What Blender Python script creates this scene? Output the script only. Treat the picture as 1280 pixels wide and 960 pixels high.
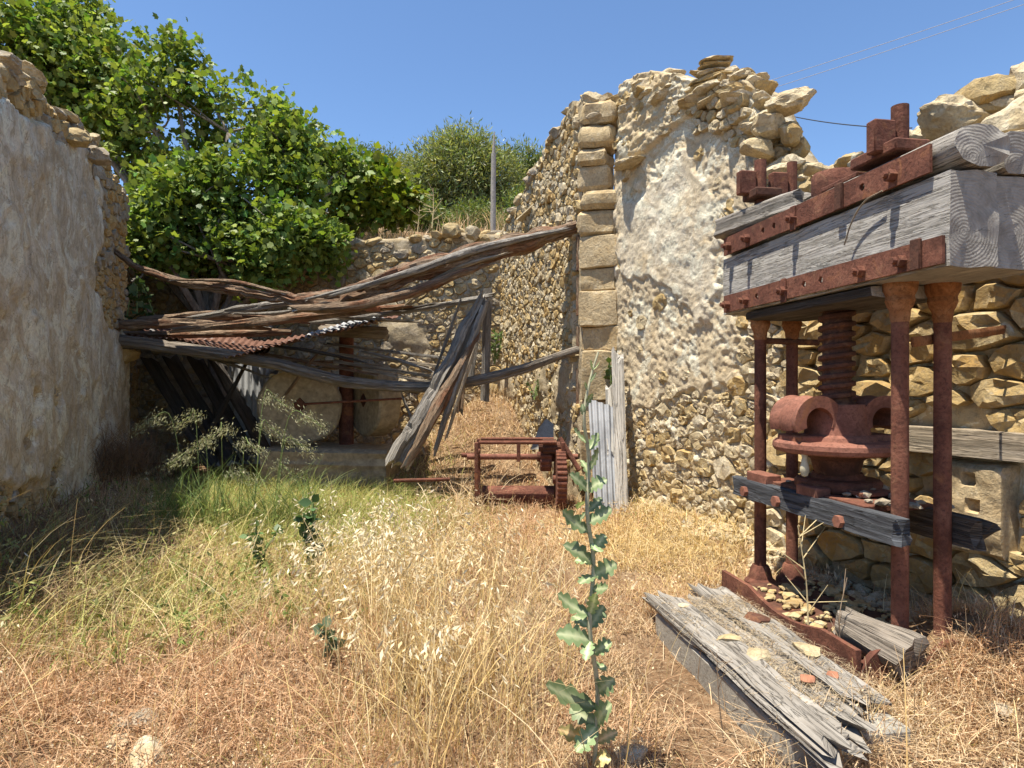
import bpy, math, random
import numpy as np
from mathutils import Vector, Matrix

for o in list(bpy.data.objects):
    bpy.data.objects.remove(o)
R = random.Random(7)
NR = np.random.default_rng(11)
SC = bpy.context.scene
COL = SC.collection

# ------------------------------------------------------------------ camera, sky, sun, exposure
EYE, FOC, CX, CY = 1.5, 800.0, 640.0, 480.0          # eye height (m); focal length in photo pixels
cam = bpy.data.cameras.new("camera")
cam.sensor_width = 36.0
cam.lens = 36.0 * FOC / 1280.0
cam.clip_start = 0.05
cam.clip_end = 3000
camo = bpy.data.objects.new("camera", cam)
COL.objects.link(camo)
camo.location = (0, 0, EYE)
camo.rotation_euler = (math.radians(90), 0, 0)
SC.camera = camo

TO_SUN = Vector((-0.24, -0.14, 1.0)).normalized()
w = bpy.data.worlds.new("World")
SC.world = w
w.use_nodes = True
nt = w.node_tree
nt.nodes.clear()
wo = nt.nodes.new("ShaderNodeOutputWorld")
bg = nt.nodes.new("ShaderNodeBackground")
sky = nt.nodes.new("ShaderNodeTexSky")
sky.sky_type = 'NISHITA'
sky.sun_disc = False
sky.sun_elevation = math.asin(TO_SUN.z)
sky.sun_rotation = math.atan2(TO_SUN.x, TO_SUN.y)
sky.altitude = 900
sky.air_density = 1.0
sky.dust_density = 0.1
sky.ozone_density = 2.6
bg.inputs[1].default_value = 0.098
tn = nt.nodes.new("ShaderNodeMix")
tn.data_type, tn.blend_type = 'RGBA', 'MULTIPLY'
tn.inputs[0].default_value = 1.0
tn.inputs[7].default_value = (0.92, 1.02, 1.10, 1)
nt.links.new(sky.outputs[0], tn.inputs[6])
nt.links.new(tn.outputs[2], bg.inputs[0])
nt.links.new(bg.outputs[0], wo.inputs[0])
sl = bpy.data.lights.new("sun", 'SUN')
sl.energy = 5.0
sl.angle = math.radians(0.5)
sl.color = (1.0, 0.935, 0.81)
so = bpy.data.objects.new("sun", sl)
COL.objects.link(so)
so.rotation_euler = TO_SUN.to_track_quat('Z', 'Y').to_euler()
SC.view_settings.view_transform = 'Standard'
SC.view_settings.look = 'None'
SC.view_settings.exposure = 0.95
SC.view_settings.gamma = 1.0

# ------------------------------------------------------------------ noise
def _hash(ix, iy, iz, seed):
    h = (ix * 374761393 + iy * 668265263 + iz * 2147483647 + seed * 1274126177) & 0xFFFFFFFF
    h = ((h ^ (h >> 13)) * 1274126177) & 0xFFFFFFFF
    h = (h ^ (h >> 16)) & 0xFFFFFFFF
    h = (h * 2246822519) & 0xFFFFFFFF
    h = (h ^ (h >> 15)) & 0xFFFFFFFF
    return h / 4294967295.0

def vnoise(p, seed=0):
    p = np.asarray(p, float)
    i = np.floor(p).astype(np.int64)
    f = p - i
    f = f * f * (3 - 2 * f)
    r = 0
    for dx in (0, 1):
        wx = f[..., 0] if dx else 1 - f[..., 0]
        for dy in (0, 1):
            wy = f[..., 1] if dy else 1 - f[..., 1]
            for dz in (0, 1):
                wz = f[..., 2] if dz else 1 - f[..., 2]
                r = r + wx * wy * wz * _hash(i[..., 0] + dx, i[..., 1] + dy, i[..., 2] + dz, seed)
    return r * 2 - 1

def fbm(p, seed=0, oc=4, gain=0.5):
    p = np.asarray(p, float)
    a, s, t = 1.0, 0, 0
    for k in range(oc):
        s = s + a * vnoise(p * (2.03 ** k) + 17.3 * k, seed + k)
        t += a
        a *= gain
    return s / t

def n2(u, v, f, seed=0, oc=4):
    u, v = np.broadcast_arrays(np.asarray(u, float), np.asarray(v, float))
    return fbm(np.stack([u * f, v * f, np.full(u.shape, 3.7)], -1), seed, oc)

def cellular(u, v, f, seed=0):
    """rounded lumps with sharp creases between them, 0..1"""
    u, v = np.broadcast_arrays(np.asarray(u, float) * f, np.asarray(v, float) * f)
    iu, iv = np.floor(u).astype(np.int64), np.floor(v).astype(np.int64)
    best = np.full(u.shape, 9.0)
    for a in (-1, 0, 1):
        for b in (-1, 0, 1):
            cu, cv = iu + a, iv + b
            pu = cu + .1 + .8 * _hash(cu, cv, cu * 0 + 1, seed)
            pv = cv + .1 + .8 * _hash(cu, cv, cu * 0 + 2, seed)
            sz = .75 + .5 * _hash(cu, cv, cu * 0 + 3, seed)
            best = np.minimum(best, ((u - pu) ** 2 + (v - pv) ** 2) / sz)
    return np.clip(1 - best, 0, 1)

def sstep(a, b, x):
    t = np.clip((np.asarray(x, float) - a) / (b - a), 0, 1)
    return t * t * (3 - 2 * t)

# ------------------------------------------------------------------ layout of the place (metres; camera at 0,0 looking along +y)
def W(px, py, d):
    """point seen at photo pixel px,py when d metres ahead"""
    return np.array([(px - CX) / FOC * d, d, EYE - (py - CY) / FOC * d])

LEFT0, LEFT1 = np.array([-2.55, 1.4]), np.array([-5.74, 9.57])        # inner face of the plastered wall on the left
LFAR0, LFAR1 = np.array([-6.05, 9.45]), np.array([-7.55, 13.2])        # rubble continuation behind it
BACK0, BACK1 = np.array([0.15, 11.35]), np.array([-8.2, 12.5])         # terrace wall at the back
RUB0, RUB1 = np.array([0.87, 7.9]), np.array([-0.22, 11.5])            # rubble wall beyond the quoin corner
PLA0 = np.array([1.276, 7.75])                                         # plastered wall behind the press
PLD = np.array([0.4027, -0.9153])
PLL = 6.1
PLA1 = PLA0 + PLD * PLL

def left_x(y):
    return np.interp(y, [1.4, 9.57, 13.2], [-2.55, -5.74, -7.4])
def right_x(y):
    return np.interp(y, [2.0, 7.75, 7.9, 11.5], [3.81, 1.28, 0.87, -0.22])
def back_y(x):
    return BACK0[1] + (x - BACK0[0]) * (BACK1[1] - BACK0[1]) / (BACK1[0] - BACK0[0])

def ground_z(x, y):
    x, y = np.broadcast_arrays(np.asarray(x, float), np.asarray(y, float))
    z = 0.045 * n2(x, y, 0.9, 5, 4) + 0.018 * n2(x, y, 4.0, 6, 3)
    z = z - 0.10 * sstep(3.6, 2.4, y)
    z = z - 0.16 * np.exp(-(((x - 0.85) / 0.35) ** 2 + ((y - 3.3) / 0.9) ** 2))
    z = z + 1.25 * sstep(8.6, 11.0, y) * np.exp(-((x + 0.35) / 1.15) ** 2)
    z = z + 0.14 * sstep(.8, 0.0, right_x(y) - x) * sstep(8.2, 7.0, y) * sstep(5.0, 6.0, y)
    z = z + 0.30 * np.exp(-(((x - 2.48) / .40) ** 2 + ((y - 3.36) / .42) ** 2))
    z = z + 0.30 * sstep(1.2, 0.0, x - left_x(y)) * sstep(9.5, 8, y)
    hill = 4.0 + 0.30 * np.clip(y - 12, 0, 22) + 0.05 * np.clip(y - 34, 0, 40) + 0.35 * n2(x, y, 0.25, 9, 4)
    hill = 0.8 + (hill - 0.8) * sstep(14, 4, x) * (1 - sstep(80, 400, y))
    ob = sstep(0.12, 0.42, y - back_y(np.minimum(x, 1.0))) * sstep(1.5, .6, x) 
    ob = np.maximum(ob, sstep(10.5, 13.5, y) * sstep(0.3, .8, x - right_x(y)))
    side = np.maximum(sstep(0.25, 0.5, x - right_x(y)), sstep(0.25, 0.5, left_x(y) - x))
    z = z * (1 - side) + 0.8 * side
    return z * (1 - ob) + hill * ob

def gz(x, y):
    return float(ground_z(np.array([x]), np.array([y]))[0])

def G(px, py):
    d = 5.0
    for _ in range(30):
        x = (px - CX) / FOC * d
        dn = (EYE - gz(x, min(d, 10.5))) * FOC / max(py - CY, 8)
        d = 0.5 * d + 0.5 * min(dn, 11.0)
    x = (px - CX) / FOC * d
    return np.array([x, d, gz(x, d)])

# ------------------------------------------------------------------ mesh helpers
class MB:
    def __init__(s):
        s.V, s.F, s.U, s.n = [], [], [], 0
        s.caps = 0
    def add(s, V, F, U=None):
        V = np.asarray(V, float)
        s.V.append(V)
        s.F += [tuple(int(i) + s.n for i in f) for f in F]
        s.U.append(np.asarray(U, float) if U is not None else V[:, :2] * 1.0)
        s.n += len(V)
        return s
    def build(s, name, mat, parent=None, smooth=True, sharp=38, caps=0):
        V = np.concatenate(s.V)
        U = np.concatenate(s.U)
        loc = np.array([V[:, 0].mean(), V[:, 1].mean(), V[:, 2].min()]) if parent is None else np.array(parent.location)
        me = bpy.data.meshes.new(name)
        me.from_pydata((V - loc).tolist(), [], s.F)
        uv = me.uv_layers.new(name="UVMap")
        li = np.empty(len(me.loops), np.int32)
        me.loops.foreach_get("vertex_index", li)
        uv.data.foreach_set("uv", U[li].astype(np.float32).ravel())
        if smooth:
            me.polygons.foreach_set("use_smooth", np.ones(len(me.polygons), bool))
            me.set_sharp_from_angle(angle=math.radians(sharp))
        me.materials.append(mat)
        if mat.name.endswith("_wood") and caps:
            me.materials.append(M['end'])
            for f in me.polygons[-2 * caps:]:
                f.material_index = 1
        o = bpy.data.objects.new(name, me)
        COL.objects.link(o)
        if parent is None:
            o.location = loc
        else:
            o.parent = parent
            if parent.parent is not None:                # sub-part: parent itself sits at its thing's origin
                pass
        return o

def tag(o, label=None, cat=None, group=None, kind=None):
    for k, v in (("label", label), ("category", cat), ("group", group), ("kind", kind)):
        if v:
            o[k] = v
    return o

def empty(name, loc, label, cat, group=None):
    o = bpy.data.objects.new(name, None)
    COL.objects.link(o)
    o.location = [float(c) for c in loc]
    o.empty_display_size = 0.1
    o['kind'] = 'thing'
    return tag(o, label, cat, group)

def subpart(mb, name, mat, part, **k):
    """a mesh under a part; the part's own object sits at its thing's origin"""
    root = part.parent
    o = mb.build(name, mat, root, **k)
    o.parent = part
    return o

def fast(name, V, faces, mat, col=None, parent=None, uv=None):
    """big mesh from arrays: faces (N,3) or (N,4)"""
    me = bpy.data.meshes.new(name)
    V = np.asarray(V, np.float32)
    faces = np.asarray(faces, np.int32)
    k = faces.shape[1]
    me.vertices.add(len(V))
    me.vertices.foreach_set("co", V.ravel())
    me.loops.add(faces.size)
    me.loops.foreach_set("vertex_index", faces.ravel())
    me.polygons.add(len(faces))
    me.polygons.foreach_set("loop_start", np.arange(0, faces.size, k, dtype=np.int32))
    me.polygons.foreach_set("use_smooth", np.ones(len(faces), bool))
    if col is not None:
        a = me.attributes.new("Col", 'FLOAT_COLOR', 'POINT')
        c = np.ones((len(V), 4), np.float32)
        c[:, :3] = col
        a.data.foreach_set("color", c.ravel())
    me.update(calc_edges=True)
    me.materials.append(mat)
    o = bpy.data.objects.new(name, me)
    COL.objects.link(o)
    if parent:
        o.parent = parent
    return o

def frames(P):
    P = np.asarray(P, float)
    T = np.gradient(P, axis=0)
    T /= np.linalg.norm(T, axis=1)[:, None] + 1e-9
    return T

def tube(path, rad, n=12, rough=0.0, seed=0, square=False, up=(0, 0, 1), cap=True, nf=2.0, twist=0.0, ragged=0.0, groove=0.0, lf=1.6):
    """log / bar / timber along a path.  rad: scalar, list, or (half width, half height) pairs"""
    P = np.asarray(path, float)
    K = len(P)
    rad = np.asarray(rad, float)
    if rad.ndim == 0:
        rad = np.full(K, float(rad))
    if rad.ndim == 1 and len(rad) == 2 and K != 2:
        rad = np.tile(rad, (K, 1))
    if rad.ndim == 1:
        rad = np.stack([rad, rad], 1)
    T = frames(P)
    up = np.asarray(up, float)
    if abs(np.dot(T.mean(0), up)) > .93:
        up = np.array([0., -1., 0.])
    S = np.cross(T, up)
    S /= np.linalg.norm(S, axis=1)[:, None] + 1e-9
    N = np.cross(S, T)
    th = np.arange(n) * 2 * np.pi / n
    if square:
        th = th + np.pi / n
        c, s_ = np.cos(th), np.sin(th)
        m = np.maximum(abs(c), abs(s_))
        pw = 0.94
        rx, ry = c / m ** pw, s_ / m ** pw
    else:
        rx, ry = np.cos(th), np.sin(th)
    L = np.concatenate([[0], np.cumsum(np.linalg.norm(np.diff(P, axis=0), axis=1))])
    a, b = rx[None, :] * rad[:, 0:1], ry[None, :] * rad[:, 1:2]
    if twist:
        ang = twist * L[:, None]
        a, b = a * np.cos(ang) - b * np.sin(ang), a * np.sin(ang) + b * np.cos(ang)
    k = 1.0
    if rough:
        Q = np.stack([np.broadcast_to(np.cos(th) * nf, (K, n)), np.broadcast_to(np.sin(th) * nf, (K, n)), np.repeat(L[:, None] * lf, n, 1)], -1)
        k = 1 + rough * fbm(Q + seed * 7.1, seed, 4)
        if groove:
            g = vnoise(Q * np.array([2.2, 2.2, .5]) + seed, seed + 5)
            k = k - groove * np.clip(1 - abs(g) * 5, 0, 1)
    V = P[:, None, :] + S[:, None, :] * (a * k)[..., None] + N[:, None, :] * (b * k)[..., None]
    if ragged:
        for e, sg in ((0, -1), (K - 1, 1)):
            V[e] += T[e][None, :] * (sg * ragged * (0.5 + vnoise(np.stack([np.cos(th) * 2.3, np.sin(th) * 2.3, th * 0 + seed], -1), seed + 3)))[:, None]
    r0 = rad.mean()
    U = np.stack([np.repeat(L[:, None], n, 1), np.broadcast_to(th * r0, (K, n))], -1)
    V, U = V.reshape(-1, 3), U.reshape(-1, 2)
    F = []
    for i in range(K - 1):
        for j in range(n):
            j2 = (j + 1) % n
            F.append((i * n + j, i * n + j2, (i + 1) * n + j2, (i + 1) * n + j))
    if cap:
        for e, flip in ((0, True), (K - 1, False)):
            ring = V[e * n:(e + 1) * n]
            cen = ring.mean(0)
            b0 = len(V)
            V = np.concatenate([V, ring, [cen]])
            loc = np.concatenate([ring, [cen]]) - cen
            U = np.concatenate([U, np.stack([loc @ S[e], loc @ N[e]], -1)])
            for j in range(n):
                j2 = (j + 1) % n
                F.append((b0 + n, b0 + j2, b0 + j) if flip else (b0 + n, b0 + j, b0 + j2))
    return V, F, U

def bez(pts, n=16):
    """smooth path through points (Catmull-Rom)"""
    P = [np.asarray(p, float) for p in pts]
    P = [2 * P[0] - P[1]] + P + [2 * P[-1] - P[-2]]
    out = []
    m = max(2, n // (len(P) - 3))
    for i in range(1, len(P) - 2):
        for t in np.linspace(0, 1, m, endpoint=False):
            a, b, c, d = P[i - 1:i + 3]
            out.append(0.5 * (2 * b + (c - a) * t + (2 * a - 5 * b + 4 * c - d) * t * t + (3 * b - a - 3 * c + d) * t ** 3))
    out.append(P[-2])
    return np.array(out)

def lin(a, b, n):
    t = np.linspace(0, 1, n)[:, None]
    return np.asarray(a, float) * (1 - t) + np.asarray(b, float) * t

def lathe(prof, c, n=32, axis=2):
    """profile [(r, h)...] around the vertical axis through c"""
    prof = np.asarray(prof, float)
    th = np.arange(n) * 2 * np.pi / n
    V = np.stack([prof[:, :1] * np.cos(th), prof[:, :1] * np.sin(th), np.repeat(prof[:, 1:], n, 1)], -1)
    U = np.stack([np.broadcast_to(th * prof[:, 0].max(), V.shape[:2]), np.repeat(np.arange(len(prof))[:, None] * .05, n, 1)], -1)
    F = []
    K = len(prof)
    for i in range(K - 1):
        for j in range(n):
            j2 = (j + 1) % n
            F.append((i * n + j, i * n + j2, (i + 1) * n + j2, (i + 1) * n + j))
    F.append(tuple(range(n))[::-1])
    F.append(tuple((K - 1) * n + j for j in range(n)))
    return V.reshape(-1, 3) + np.asarray(c, float), F, U.reshape(-1, 2)

def box(c, ax, ay, az, hx, hy, hz, bev=0.0):
    c, ax, ay, az = [np.asarray(q, float) for q in (c, ax, ay, az)]
    V, F = [], []
    if bev <= 0:
        for sx in (-1, 1):
            for sy in (-1, 1):
                for sz in (-1, 1):
                    V.append(c + ax * hx * sx + ay * hy * sy + az * hz * sz)
        F = [(0, 1, 3, 2), (4, 6, 7, 5), (0, 4, 5, 1), (2, 3, 7, 6), (0, 2, 6, 4), (1, 5, 7, 3)]
        U = [(np.dot(v - c, ax), np.dot(v - c, ay) + np.dot(v - c, az)) for v in V]
        return np.array(V), F, np.array(U)
    def P(x, y, z):
        V.append(c + ax * x + ay * y + az * z)
        return len(V) - 1
    idx = {}
    for sx in (-1, 1):
        for sy in (-1, 1):
            for sz in (-1, 1):
                idx[sx, sy, sz, 0] = P(sx * hx, sy * (hy - bev), sz * (hz - bev))
                idx[sx, sy, sz, 1] = P(sx * (hx - bev), sy * hy, sz * (hz - bev))
                idx[sx, sy, sz, 2] = P(sx * (hx - bev), sy * (hy - bev), sz * hz)
                F.append((idx[sx, sy, sz, 0], idx[sx, sy, sz, 1], idx[sx, sy, sz, 2]))
    for s in (-1, 1):
        F.append(tuple(idx[(s, a, b, 0)] for a, b in ((-1, -1), (1, -1), (1, 1), (-1, 1))))
        F.append(tuple(idx[(a, s, b, 1)] for a, b in ((-1, -1), (1, -1), (1, 1), (-1, 1))))
        F.append(tuple(idx[(a, b, s, 2)] for a, b in ((-1, -1), (1, -1), (1, 1), (-1, 1))))
        for t in (-1, 1):
            F.append((idx[s, t, -1, 0], idx[s, t, 1, 0], idx[s, t, 1, 1], idx[s, t, -1, 1]))
            F.append((idx[s, -1, t, 0], idx[s, 1, t, 0], idx[s, 1, t, 2], idx[s, -1, t, 2]))
            F.append((idx[-1, s, t, 1], idx[1, s, t, 1], idx[1, s, t, 2], idx[-1, s, t, 2]))
    V = np.array(V)
    U = np.stack([(V - c) @ ax, (V - c) @ ay + (V - c) @ az], -1)
    return V, F, U

_ico = {}
def ico(sub):
    if sub not in _ico:
        import bmesh
        b = bmesh.new()
        bmesh.ops.create_icosphere(b, subdivisions=sub, radius=1)
        b.verts.ensure_lookup_table()
        _ico[sub] = (np.array([v.co[:] for v in b.verts]), [tuple(v.index for v in f.verts) for f in b.faces])
        b.free()
    return _ico[sub]

def rotm(rz=0, rx=0, ry=0):
    return np.array(Matrix.Rotation(rz, 3, 'Z') @ Matrix.Rotation(ry, 3, 'Y') @ Matrix.Rotation(rx, 3, 'X'))

def rock(c, size, seed, rz=0.0, rx=0.0, ry=0.0, sub=2, cuts=15, rough=.12):
    V, F = ico(sub)
    rg = np.random.default_rng(seed)
    V = V.copy()
    for _ in range(cuts):
        n = rg.normal(size=3)
        n /= np.linalg.norm(n)
        d = rg.uniform(.58, .8)
        e = V @ n - d
        V -= np.clip(e, 0, None)[:, None] * n * .97
    V *= (1 + rough * fbm(V * 2.4 + seed * 3.1, seed, 3) + (.15 * fbm(V * 5.0 + seed, seed + 4, 4) if sub > 2 else 0))[:, None]
    V = V * np.asarray(size, float)
    V = V @ rotm(rz, rx, ry).T + np.asarray(c, float)
    return V, F, V[:, :2] + V[:, 2:] * .5

# ------------------------------------------------------------------ materials
class MT:
    def __init__(s, name):
        s.m = bpy.data.materials.new(name)
        s.m.use_nodes = True
        s.t = s.m.node_tree
        s.t.nodes.clear()
        s.out = s.N("ShaderNodeOutputMaterial")
        s.b = s.N("ShaderNodeBsdfPrincipled")
        s.L(s.b.outputs[0], s.out.inputs[0])
    def N(s, t, **k):
        n = s.t.nodes.new(t)
        for a, v in k.items():
            setattr(n, a, v)
        return n
    def L(s, a, b):
        s.t.links.new(a, b)
    def pos(s):
        return s.N("ShaderNodeNewGeometry").outputs["Position"]
    def uv(s):
        return s.N("ShaderNodeUVMap").outputs[0]
    def map(s, v, sc):
        n = s.N("ShaderNodeMapping")
        n.inputs["Scale"].default_value = sc
        s.L(v, n.inputs[0])
        return n.outputs[0]
    def noise(s, v, sc, det=6, dist=0.0, rough=.55):
        n = s.N("ShaderNodeTexNoise")
        n.inputs["Scale"].default_value = sc
        n.inputs["Detail"].default_value = det
        n.inputs["Distortion"].default_value = dist
        n.inputs["Roughness"].default_value = rough
        s.L(v, n.inputs["Vector"])
        return n.outputs["Fac"]
    def ramp(s, f, stops):
        r = s.N("ShaderNodeValToRGB")
        e = r.color_ramp.elements
        while len(e) < len(stops):
            e.new(.5)
        for q, (p, c) in zip(e, stops):
            q.position = p
            q.color = (c, c, c, 1) if isinstance(c, (int, float)) else (*c, 1)
        s.L(f, r.inputs[0])
        return r.outputs[0]
    def mix(s, f, a, b, mode='MIX'):
        n = s.N("ShaderNodeMix", data_type='RGBA', blend_type=mode)
        for sock, v in ((n.inputs[0], f), (n.inputs[6], a), (n.inputs[7], b)):
            if isinstance(v, (int, float)):
                sock.default_value = v
            elif isinstance(v, tuple):
                sock.default_value = (*v, 1)
            else:
                s.L(v, sock)
        return n.outputs[2]
    def math(s, op, a, b=0.0):
        n = s.N("ShaderNodeMath", operation=op)
        for sock, v in ((n.inputs[0], a), (n.inputs[1], b)):
            if isinstance(v, (int, float)):
                sock.default_value = v
            else:
                s.L(v, sock)
        return n.outputs[0]
    def piece(s):
        """a number 0..1 of its own for each piece"""
        o = s.N("ShaderNodeObjectInfo").outputs["Random"]
        g = s.N("ShaderNodeNewGeometry").outputs["Random Per Island"]
        return s.math('FRACT', s.math('ADD', o, s.math('MULTIPLY', g, 7.31)))
    def bump(s, h, strength=.5, dist=.02, prev=None):
        n = s.N("ShaderNodeBump")
        n.inputs["Strength"].default_value = strength
        n.inputs["Distance"].default_value = dist
        s.L(h, n.inputs["Height"])
        if prev is not None:
            s.L(prev, n.inputs["Normal"])
        return n.outputs[0]
    def fin(s, color, rough=.9, normal=None, metal=0.0, spec=.25):
        for k, v in (("Base Color", color), ("Roughness", rough), ("Metallic", metal), ("Specular IOR Level", spec)):
            i = s.b.inputs[k]
            if isinstance(v, (int, float)):
                i.default_value = v
            elif isinstance(v, tuple):
                i.default_value = (*v, 1)
            else:
                s.L(v, i)
        if normal is not None:
            s.L(normal, s.b.inputs["Normal"])
        return s.m

def stone_mat(name, pal, big=3.0, fine=45, bump=.7, lichen=0.0):
    s = MT(name)
    p = s.pos()
    base = s.ramp(s.piece(), pal)
    n = s.noise(p, big * 3, 8, .6)
    c = s.mix(s.ramp(n, [(.32, .0), (.68, 1.0)]), s.mix(1.0, base, (.72, .66, .58), 'MULTIPLY'), base)
    n2_ = s.noise(p, fine, 6, .3, .65)
    c = s.mix(s.ramp(n2_, [(.3, .75), (.55, 0.0)]), c, (.24, .19, .125))
    w_ = s.noise(p, 9, 7, 1.2, .7)
    c = s.mix(s.ramp(w_, [(.58, 0.0), (.72, .55)]), c, (.60, .56, .47))
    if lichen:
        l = s.noise(p, 16, 8, .4, .7)
        c = s.mix(s.ramp(l, [(.56, 0.0), (.66, lichen)]), c, (.12, .115, .11))
    b = s.bump(s.noise(p, 14, 8, .5, .65), bump, .04)
    b = s.bump(n2_, bump * .8, .012, b)
    return s.fin(c, .95, b, spec=.1)

def plaster_mat(name, a, b, c_, streak=0.0, bare=None):
    s = MT(name)
    p = s.pos()
    n = s.noise(p, 1.6, 9, .8, .62)
    col = s.ramp(n, [(.3, a), (.5, b), (.68, c_)])
    st = s.noise(s.map(p, (6, 6, .9)), 2.2, 8, .4, .68)
    col = s.mix(s.math('MULTIPLY', s.ramp(st, [(.5, 0.0), (.66, 1.0)]), streak), col, (.55, .53, .48))
    d = s.noise(p, 7, 9, .6, .68)
    if bare:
        at = s.N("ShaderNodeAttribute", attribute_name="bare").outputs["Fac"]
        nb = s.noise(p, 4, 7, .5)
        coat = s.ramp(nb, [(.3, tuple(.45 * q + .55 * r for q, r in zip(a, bare[1]))), (.7, tuple(.5 * q + .5 * r for q, r in zip(b, bare[1])))])
        col = s.mix(s.ramp(at, [(.15, 0.0), (.4, 1.0)]), col, coat)
        col = s.mix(s.ramp(at, [(.6, 0.0), (.9, 1.0)]), col, s.ramp(nb, [(.3, bare[0]), (.7, bare[1])]))
    pz = s.noise(p, 1.9, 10, 1.3, .7)
    col = s.mix(s.ramp(pz, [(.52, 0.0), (.545, .7)]), col, tuple(min(.75, q * 1.16) for q in c_))
    cr = s.math('ABSOLUTE', s.math('SUBTRACT', s.noise(p, 1.4, 5, 2.2, .6), .5))
    col = s.mix(s.ramp(cr, [(0.0, .8), (.006, 0.0)]), col, tuple(q * .4 for q in a))
    col = s.mix(s.ramp(pz, [(.40, .55), (.44, 0.0)]), col, tuple(q * .85 for q in a))
    y_ = s.noise(p, 2.7, 6, .7, .6)
    col = s.mix(s.ramp(y_, [(.52, 0.0), (.7, .55)]), col, (a[0] * 1.02, a[1] * .88, a[2] * .66))
    col = s.mix(s.ramp(d, [(.34, .55), (.5, 0.0)]), col, tuple(q * .66 for q in a))
    f = s.noise(p, 38, 6, .2, .7)
    col = s.mix(s.ramp(f, [(.32, .45), (.5, 0.0)]), col, tuple(q * .5 for q in a))
    bb = s.bump(d, .8, .03)
    bb = s.bump(f, .7, .012, bb)
    return s.fin(col, .96, bb, spec=.08)

def wood_mat(name, pal, crack=(.03, .025, .02), along=1.2, across=34, bump=.9, red=0.0):
    s = MT(name)
    u = s.uv()
    g = s.noise(s.map(u, (along, across, 1)), 1.0, 8, .9, .62)
    c = s.ramp(g, [(.22, pal[0]), (.5, pal[1]), (.78, pal[2])])
    big = s.noise(s.map(u, (1.3, 5, 1)), 1.5, 5, .6)
    if red:
        c = s.mix(s.math('MULTIPLY', s.ramp(big, [(.48, 0.0), (.6, 1.0)]), red), c, (.20, .075, .035))
    else:
        c = s.mix(s.ramp(big, [(.42, .45), (.62, 0.0)]), c, pal[0])
    k = s.noise(s.map(u, (along * .8, across * 1.15, 1)), 1.3, 3, 1.4, .5)
    kk = s.math('ABSOLUTE', s.math('SUBTRACT', k, .5))
    ck = s.noise(s.map(u, (.9, 9, 1)), 2.0, 4, .3)
    c = s.mix(s.math('MULTIPLY', s.ramp(kk, [(.0, .85), (.016, 0.0)]), s.ramp(ck, [(.45, 0.0), (.6, 1.0)])), c, crack)
    blot = s.noise(s.pos(), 6, 7, .5, .65)
    c = s.mix(s.ramp(blot, [(.35, .5), (.6, 0.0)]), c, tuple(q * .62 for q in pal[1]))
    ff = s.noise(s.map(u, (8, 160, 1)), 1.0, 4, .2)
    c = s.mix(s.ramp(ff, [(.3, .35), (.55, 0.0)]), c, pal[0])
    b = s.bump(g, bump, .02)
    b = s.bump(s.ramp(kk, [(.0, 0.0), (.04, 1.0)]), .9, .012, b)
    b = s.bump(ff, .35, .004, b)
    return s.fin(c, .88, b, spec=.15)

def rust_mat(name, dark, mid, light, bump=.5, rough=.88, dirt=.35):
    s = MT(name)
    p = s.pos()
    n = s.noise(p, 5, 9, .6, .65)
    c = s.ramp(n, [(.3, dark), (.5, mid), (.7, light)])
    f = s.noise(p, 55, 6, .3, .7)
    c = s.mix(s.ramp(f, [(.35, .6), (.52, 0.0)]), c, tuple(q * .45 for q in dark))
    pt = s.noise(p, 3.2, 8, 1.1, .68)
    c = s.mix(s.ramp(pt, [(.52, 0.0), (.6, .75)]), c, tuple(q * .5 for q in mid))
    c = s.mix(s.ramp(pt, [(.34, .6), (.42, 0.0)]), c, (.30, .125, .05))
    d = s.noise(p, 12, 7, .8, .65)
    c = s.mix(s.ramp(d, [(.56, 0.0), (.72, dirt)]), c, (.33, .19, .10))
    b = s.bump(f, bump, .006)
    b = s.bump(d, bump * .6, .012, b)
    return s.fin(c, rough, b, spec=.3)

def leaf_mat(name, trans=.35, rough=.55, tint=(1.25, 1.35, .6), spec=.35):
    s = MT(name)
    a = s.N("ShaderNodeAttribute", attribute_name="Col").outputs["Color"]
    s.fin(a, rough, spec=spec)
    t = s.N("ShaderNodeBsdfTranslucent")
    s.L(s.mix(1.0, a, tint, 'MULTIPLY'), t.inputs[0])
    m = s.N("ShaderNodeMixShader")
    m.inputs[0].default_value = trans
    s.L(s.b.outputs[0], m.inputs[1])
    s.L(t.outputs[0], m.inputs[2])
    s.L(m.outputs[0], s.out.inputs[0])
    return s.m

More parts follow.
